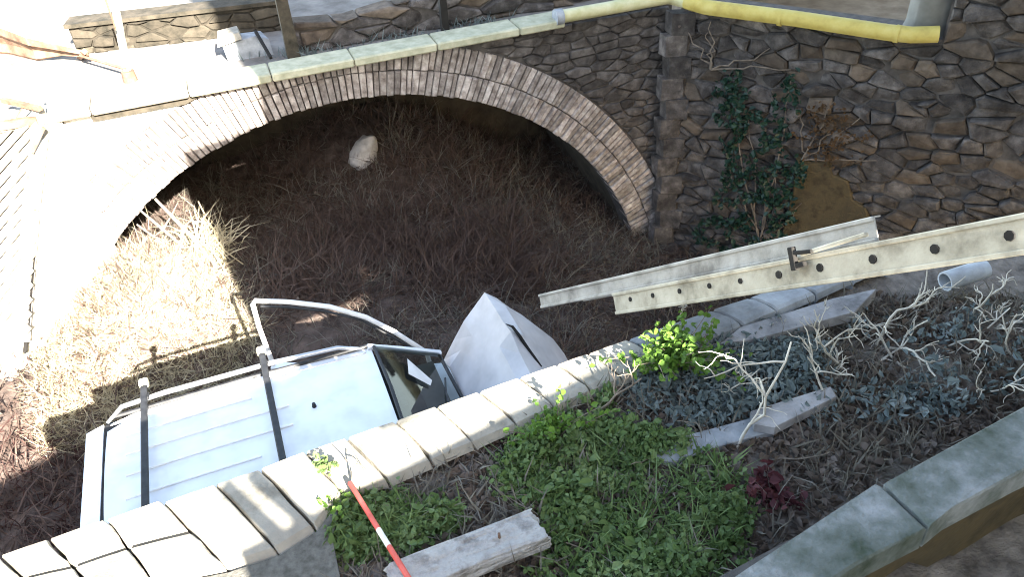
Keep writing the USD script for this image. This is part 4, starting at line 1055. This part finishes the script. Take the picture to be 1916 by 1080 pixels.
# reddish grass lower left
red = Polygon([tuple(at(x, y, .75)[:2]) for x, y in [(-10, 800), (140, 790), (150, 930), (60, 990), (-20, 960)]])
x0, y0, x1, y1 = red.bounds
q_ = rng.uniform((x0, y0), (x1, y1), (5000, 2)); q_ = q_[shapely.contains_xy(red, q_[:, 0], q_[:, 1])][:450]
obj('red_grass', blades(np.c_[q_, ditch_z(q_)], .22, .006, (0, 0, .6), .7, .9), M['red_earth'], kind='stuff', label='reddish dead grass behind the rear of the car', category='dead grass')
# boulder on the mound inside the arch
rd = ray(682, 292)
tt = np.linspace(9, 18, 400); Q = CAM + tt[:, None] * rd
bd = Q[np.argmax(Q[:, 2] < ditch_z(Q[:, :2]))] + ZZ * .05 - rd * .1
ico = trimesh.creation.icosphere(subdivisions=3, radius=1.0)
v = ico.vertices; v = v * np.array([.19, .20, .30]) * (1 + .30 * (meshkit.fbm(v * 1.6 + 5, seed=41)[:, None] - .5) * 2)
rot = trimesh.transformations.rotation_matrix(math.radians(-38), BN)[:3, :3]
ico.vertices = v @ rot.T + bd
obj('boulder', ico, M['boulder'], smooth=40, label='pale lump of stone lying on the dark mound inside the arch', category='boulder')
# ivy and dead creeper on the wing wall
def wall_pts(n, poly, out=.03, spread=.05):
    P2 = [((lambda q_: ((q_ - W1) @ WD, q_[2]))(onplane(x, y, W1, WN))) for x, y in poly]
    pg = Polygon(P2).buffer(0); x0, y0, x1, y1 = pg.bounds; o_ = []
    q_ = rng.uniform((x0, y0), (x1, y1), (n * 4, 2)); q_ = q_[shapely.contains_xy(pg, q_[:, 0], q_[:, 1])][:n]
    return W1 + q_[:, :1] * WD + q_[:, 1:] * ZZ + (out + np.abs(rng.normal(0, spread, (len(q_), 1)))) * WN
def creeper(name, label, polys, n, size, m, root, tops, thr=.42):
    t_ = thing(name, label, 'creeper')
    pts_ = np.vstack([wall_pts(k, pl, .03, .06) for pl, k in zip(polys, n)])
    pts_ = pts_[meshkit.fbm(pts_ * 5.5, seed=51) + rng.normal(0, .05, len(pts_)) > thr]
    obj('leaves', leaves(pts_, size, WN * 1.0 + ZZ * .5, .8, .8), m, t_)
    st = []
    r0_ = onplane(*root, W1 + WN * .03, WN)
    for x, y in tops:
        e_ = onplane(x, y, W1 + WN * .03, WN); k = 8
        pth = [r0_ + (e_ - r0_) * t + (WD * rng.normal(0, .05) + ZZ * rng.normal(0, .03)) * math.sin(math.pi * t) for t in np.linspace(0, 1, k)]
        st.append(tube(pth, np.linspace(.014, .006, k), 5))
    obj('stems', cat(st), M['twig_dark'], t_)
creeper('ivy', 'dark green ivy climbing the rubble wall beside the arch', [[(1345, 130), (1385, 125), (1425, 210), (1475, 230), (1515, 310), (1490, 430), (1400, 470), (1290, 450), (1335, 380), (1365, 300), (1335, 220)], [(1440, 170), (1500, 120), (1500, 210), (1470, 240)]], [2300, 300], .075, M['ivy'], (1420, 455), [(1365, 140), (1480, 150), (1400, 220), (1460, 300), (1345, 250), (1500, 380)], .49)
creeper('dead_creeper', 'brown withered creeper hanging on the rubble wall right of the ivy', [[(1480, 200), (1560, 180), (1640, 250), (1620, 300), (1560, 310), (1480, 290)]], [420], .05, M['rusty_leaf'], (1500, 300), [(1610, 220), (1560, 190), (1640, 300), (1500, 210)], .46)
creeper('bare_creeper', 'thin bleached stems clinging to the top of the rubble wall under the pipe', [[(1270, 40), (1330, 40), (1330, 110), (1300, 100)]], [14], .04, M['dead_leaf'], (1330, 130), [(1275, 40), (1330, 40), (1440, 90), (1480, 130), (1320, 60)], .5)
# weeds along the bridge edge
for i, (s_, lab) in enumerate([(3.5, 'grey green weed behind the pale coping beside the flat stone'), (4.6, 'small weed behind the pale coping above the arch crown'), (5.7, 'weed tuft behind the pale coping near the short dark post')]):
    c_ = bpt(s_, 2.9, -.55)
    g_ = thing('verge_weed', lab, 'weed')
    obj('blades', blades(c_ + rng.normal(0, 1, (110, 3)) * [.28, .08, 0], .16, .006, (0, 0, 1), .5, .7), M['clover_blue'], g_, kind='stuff')
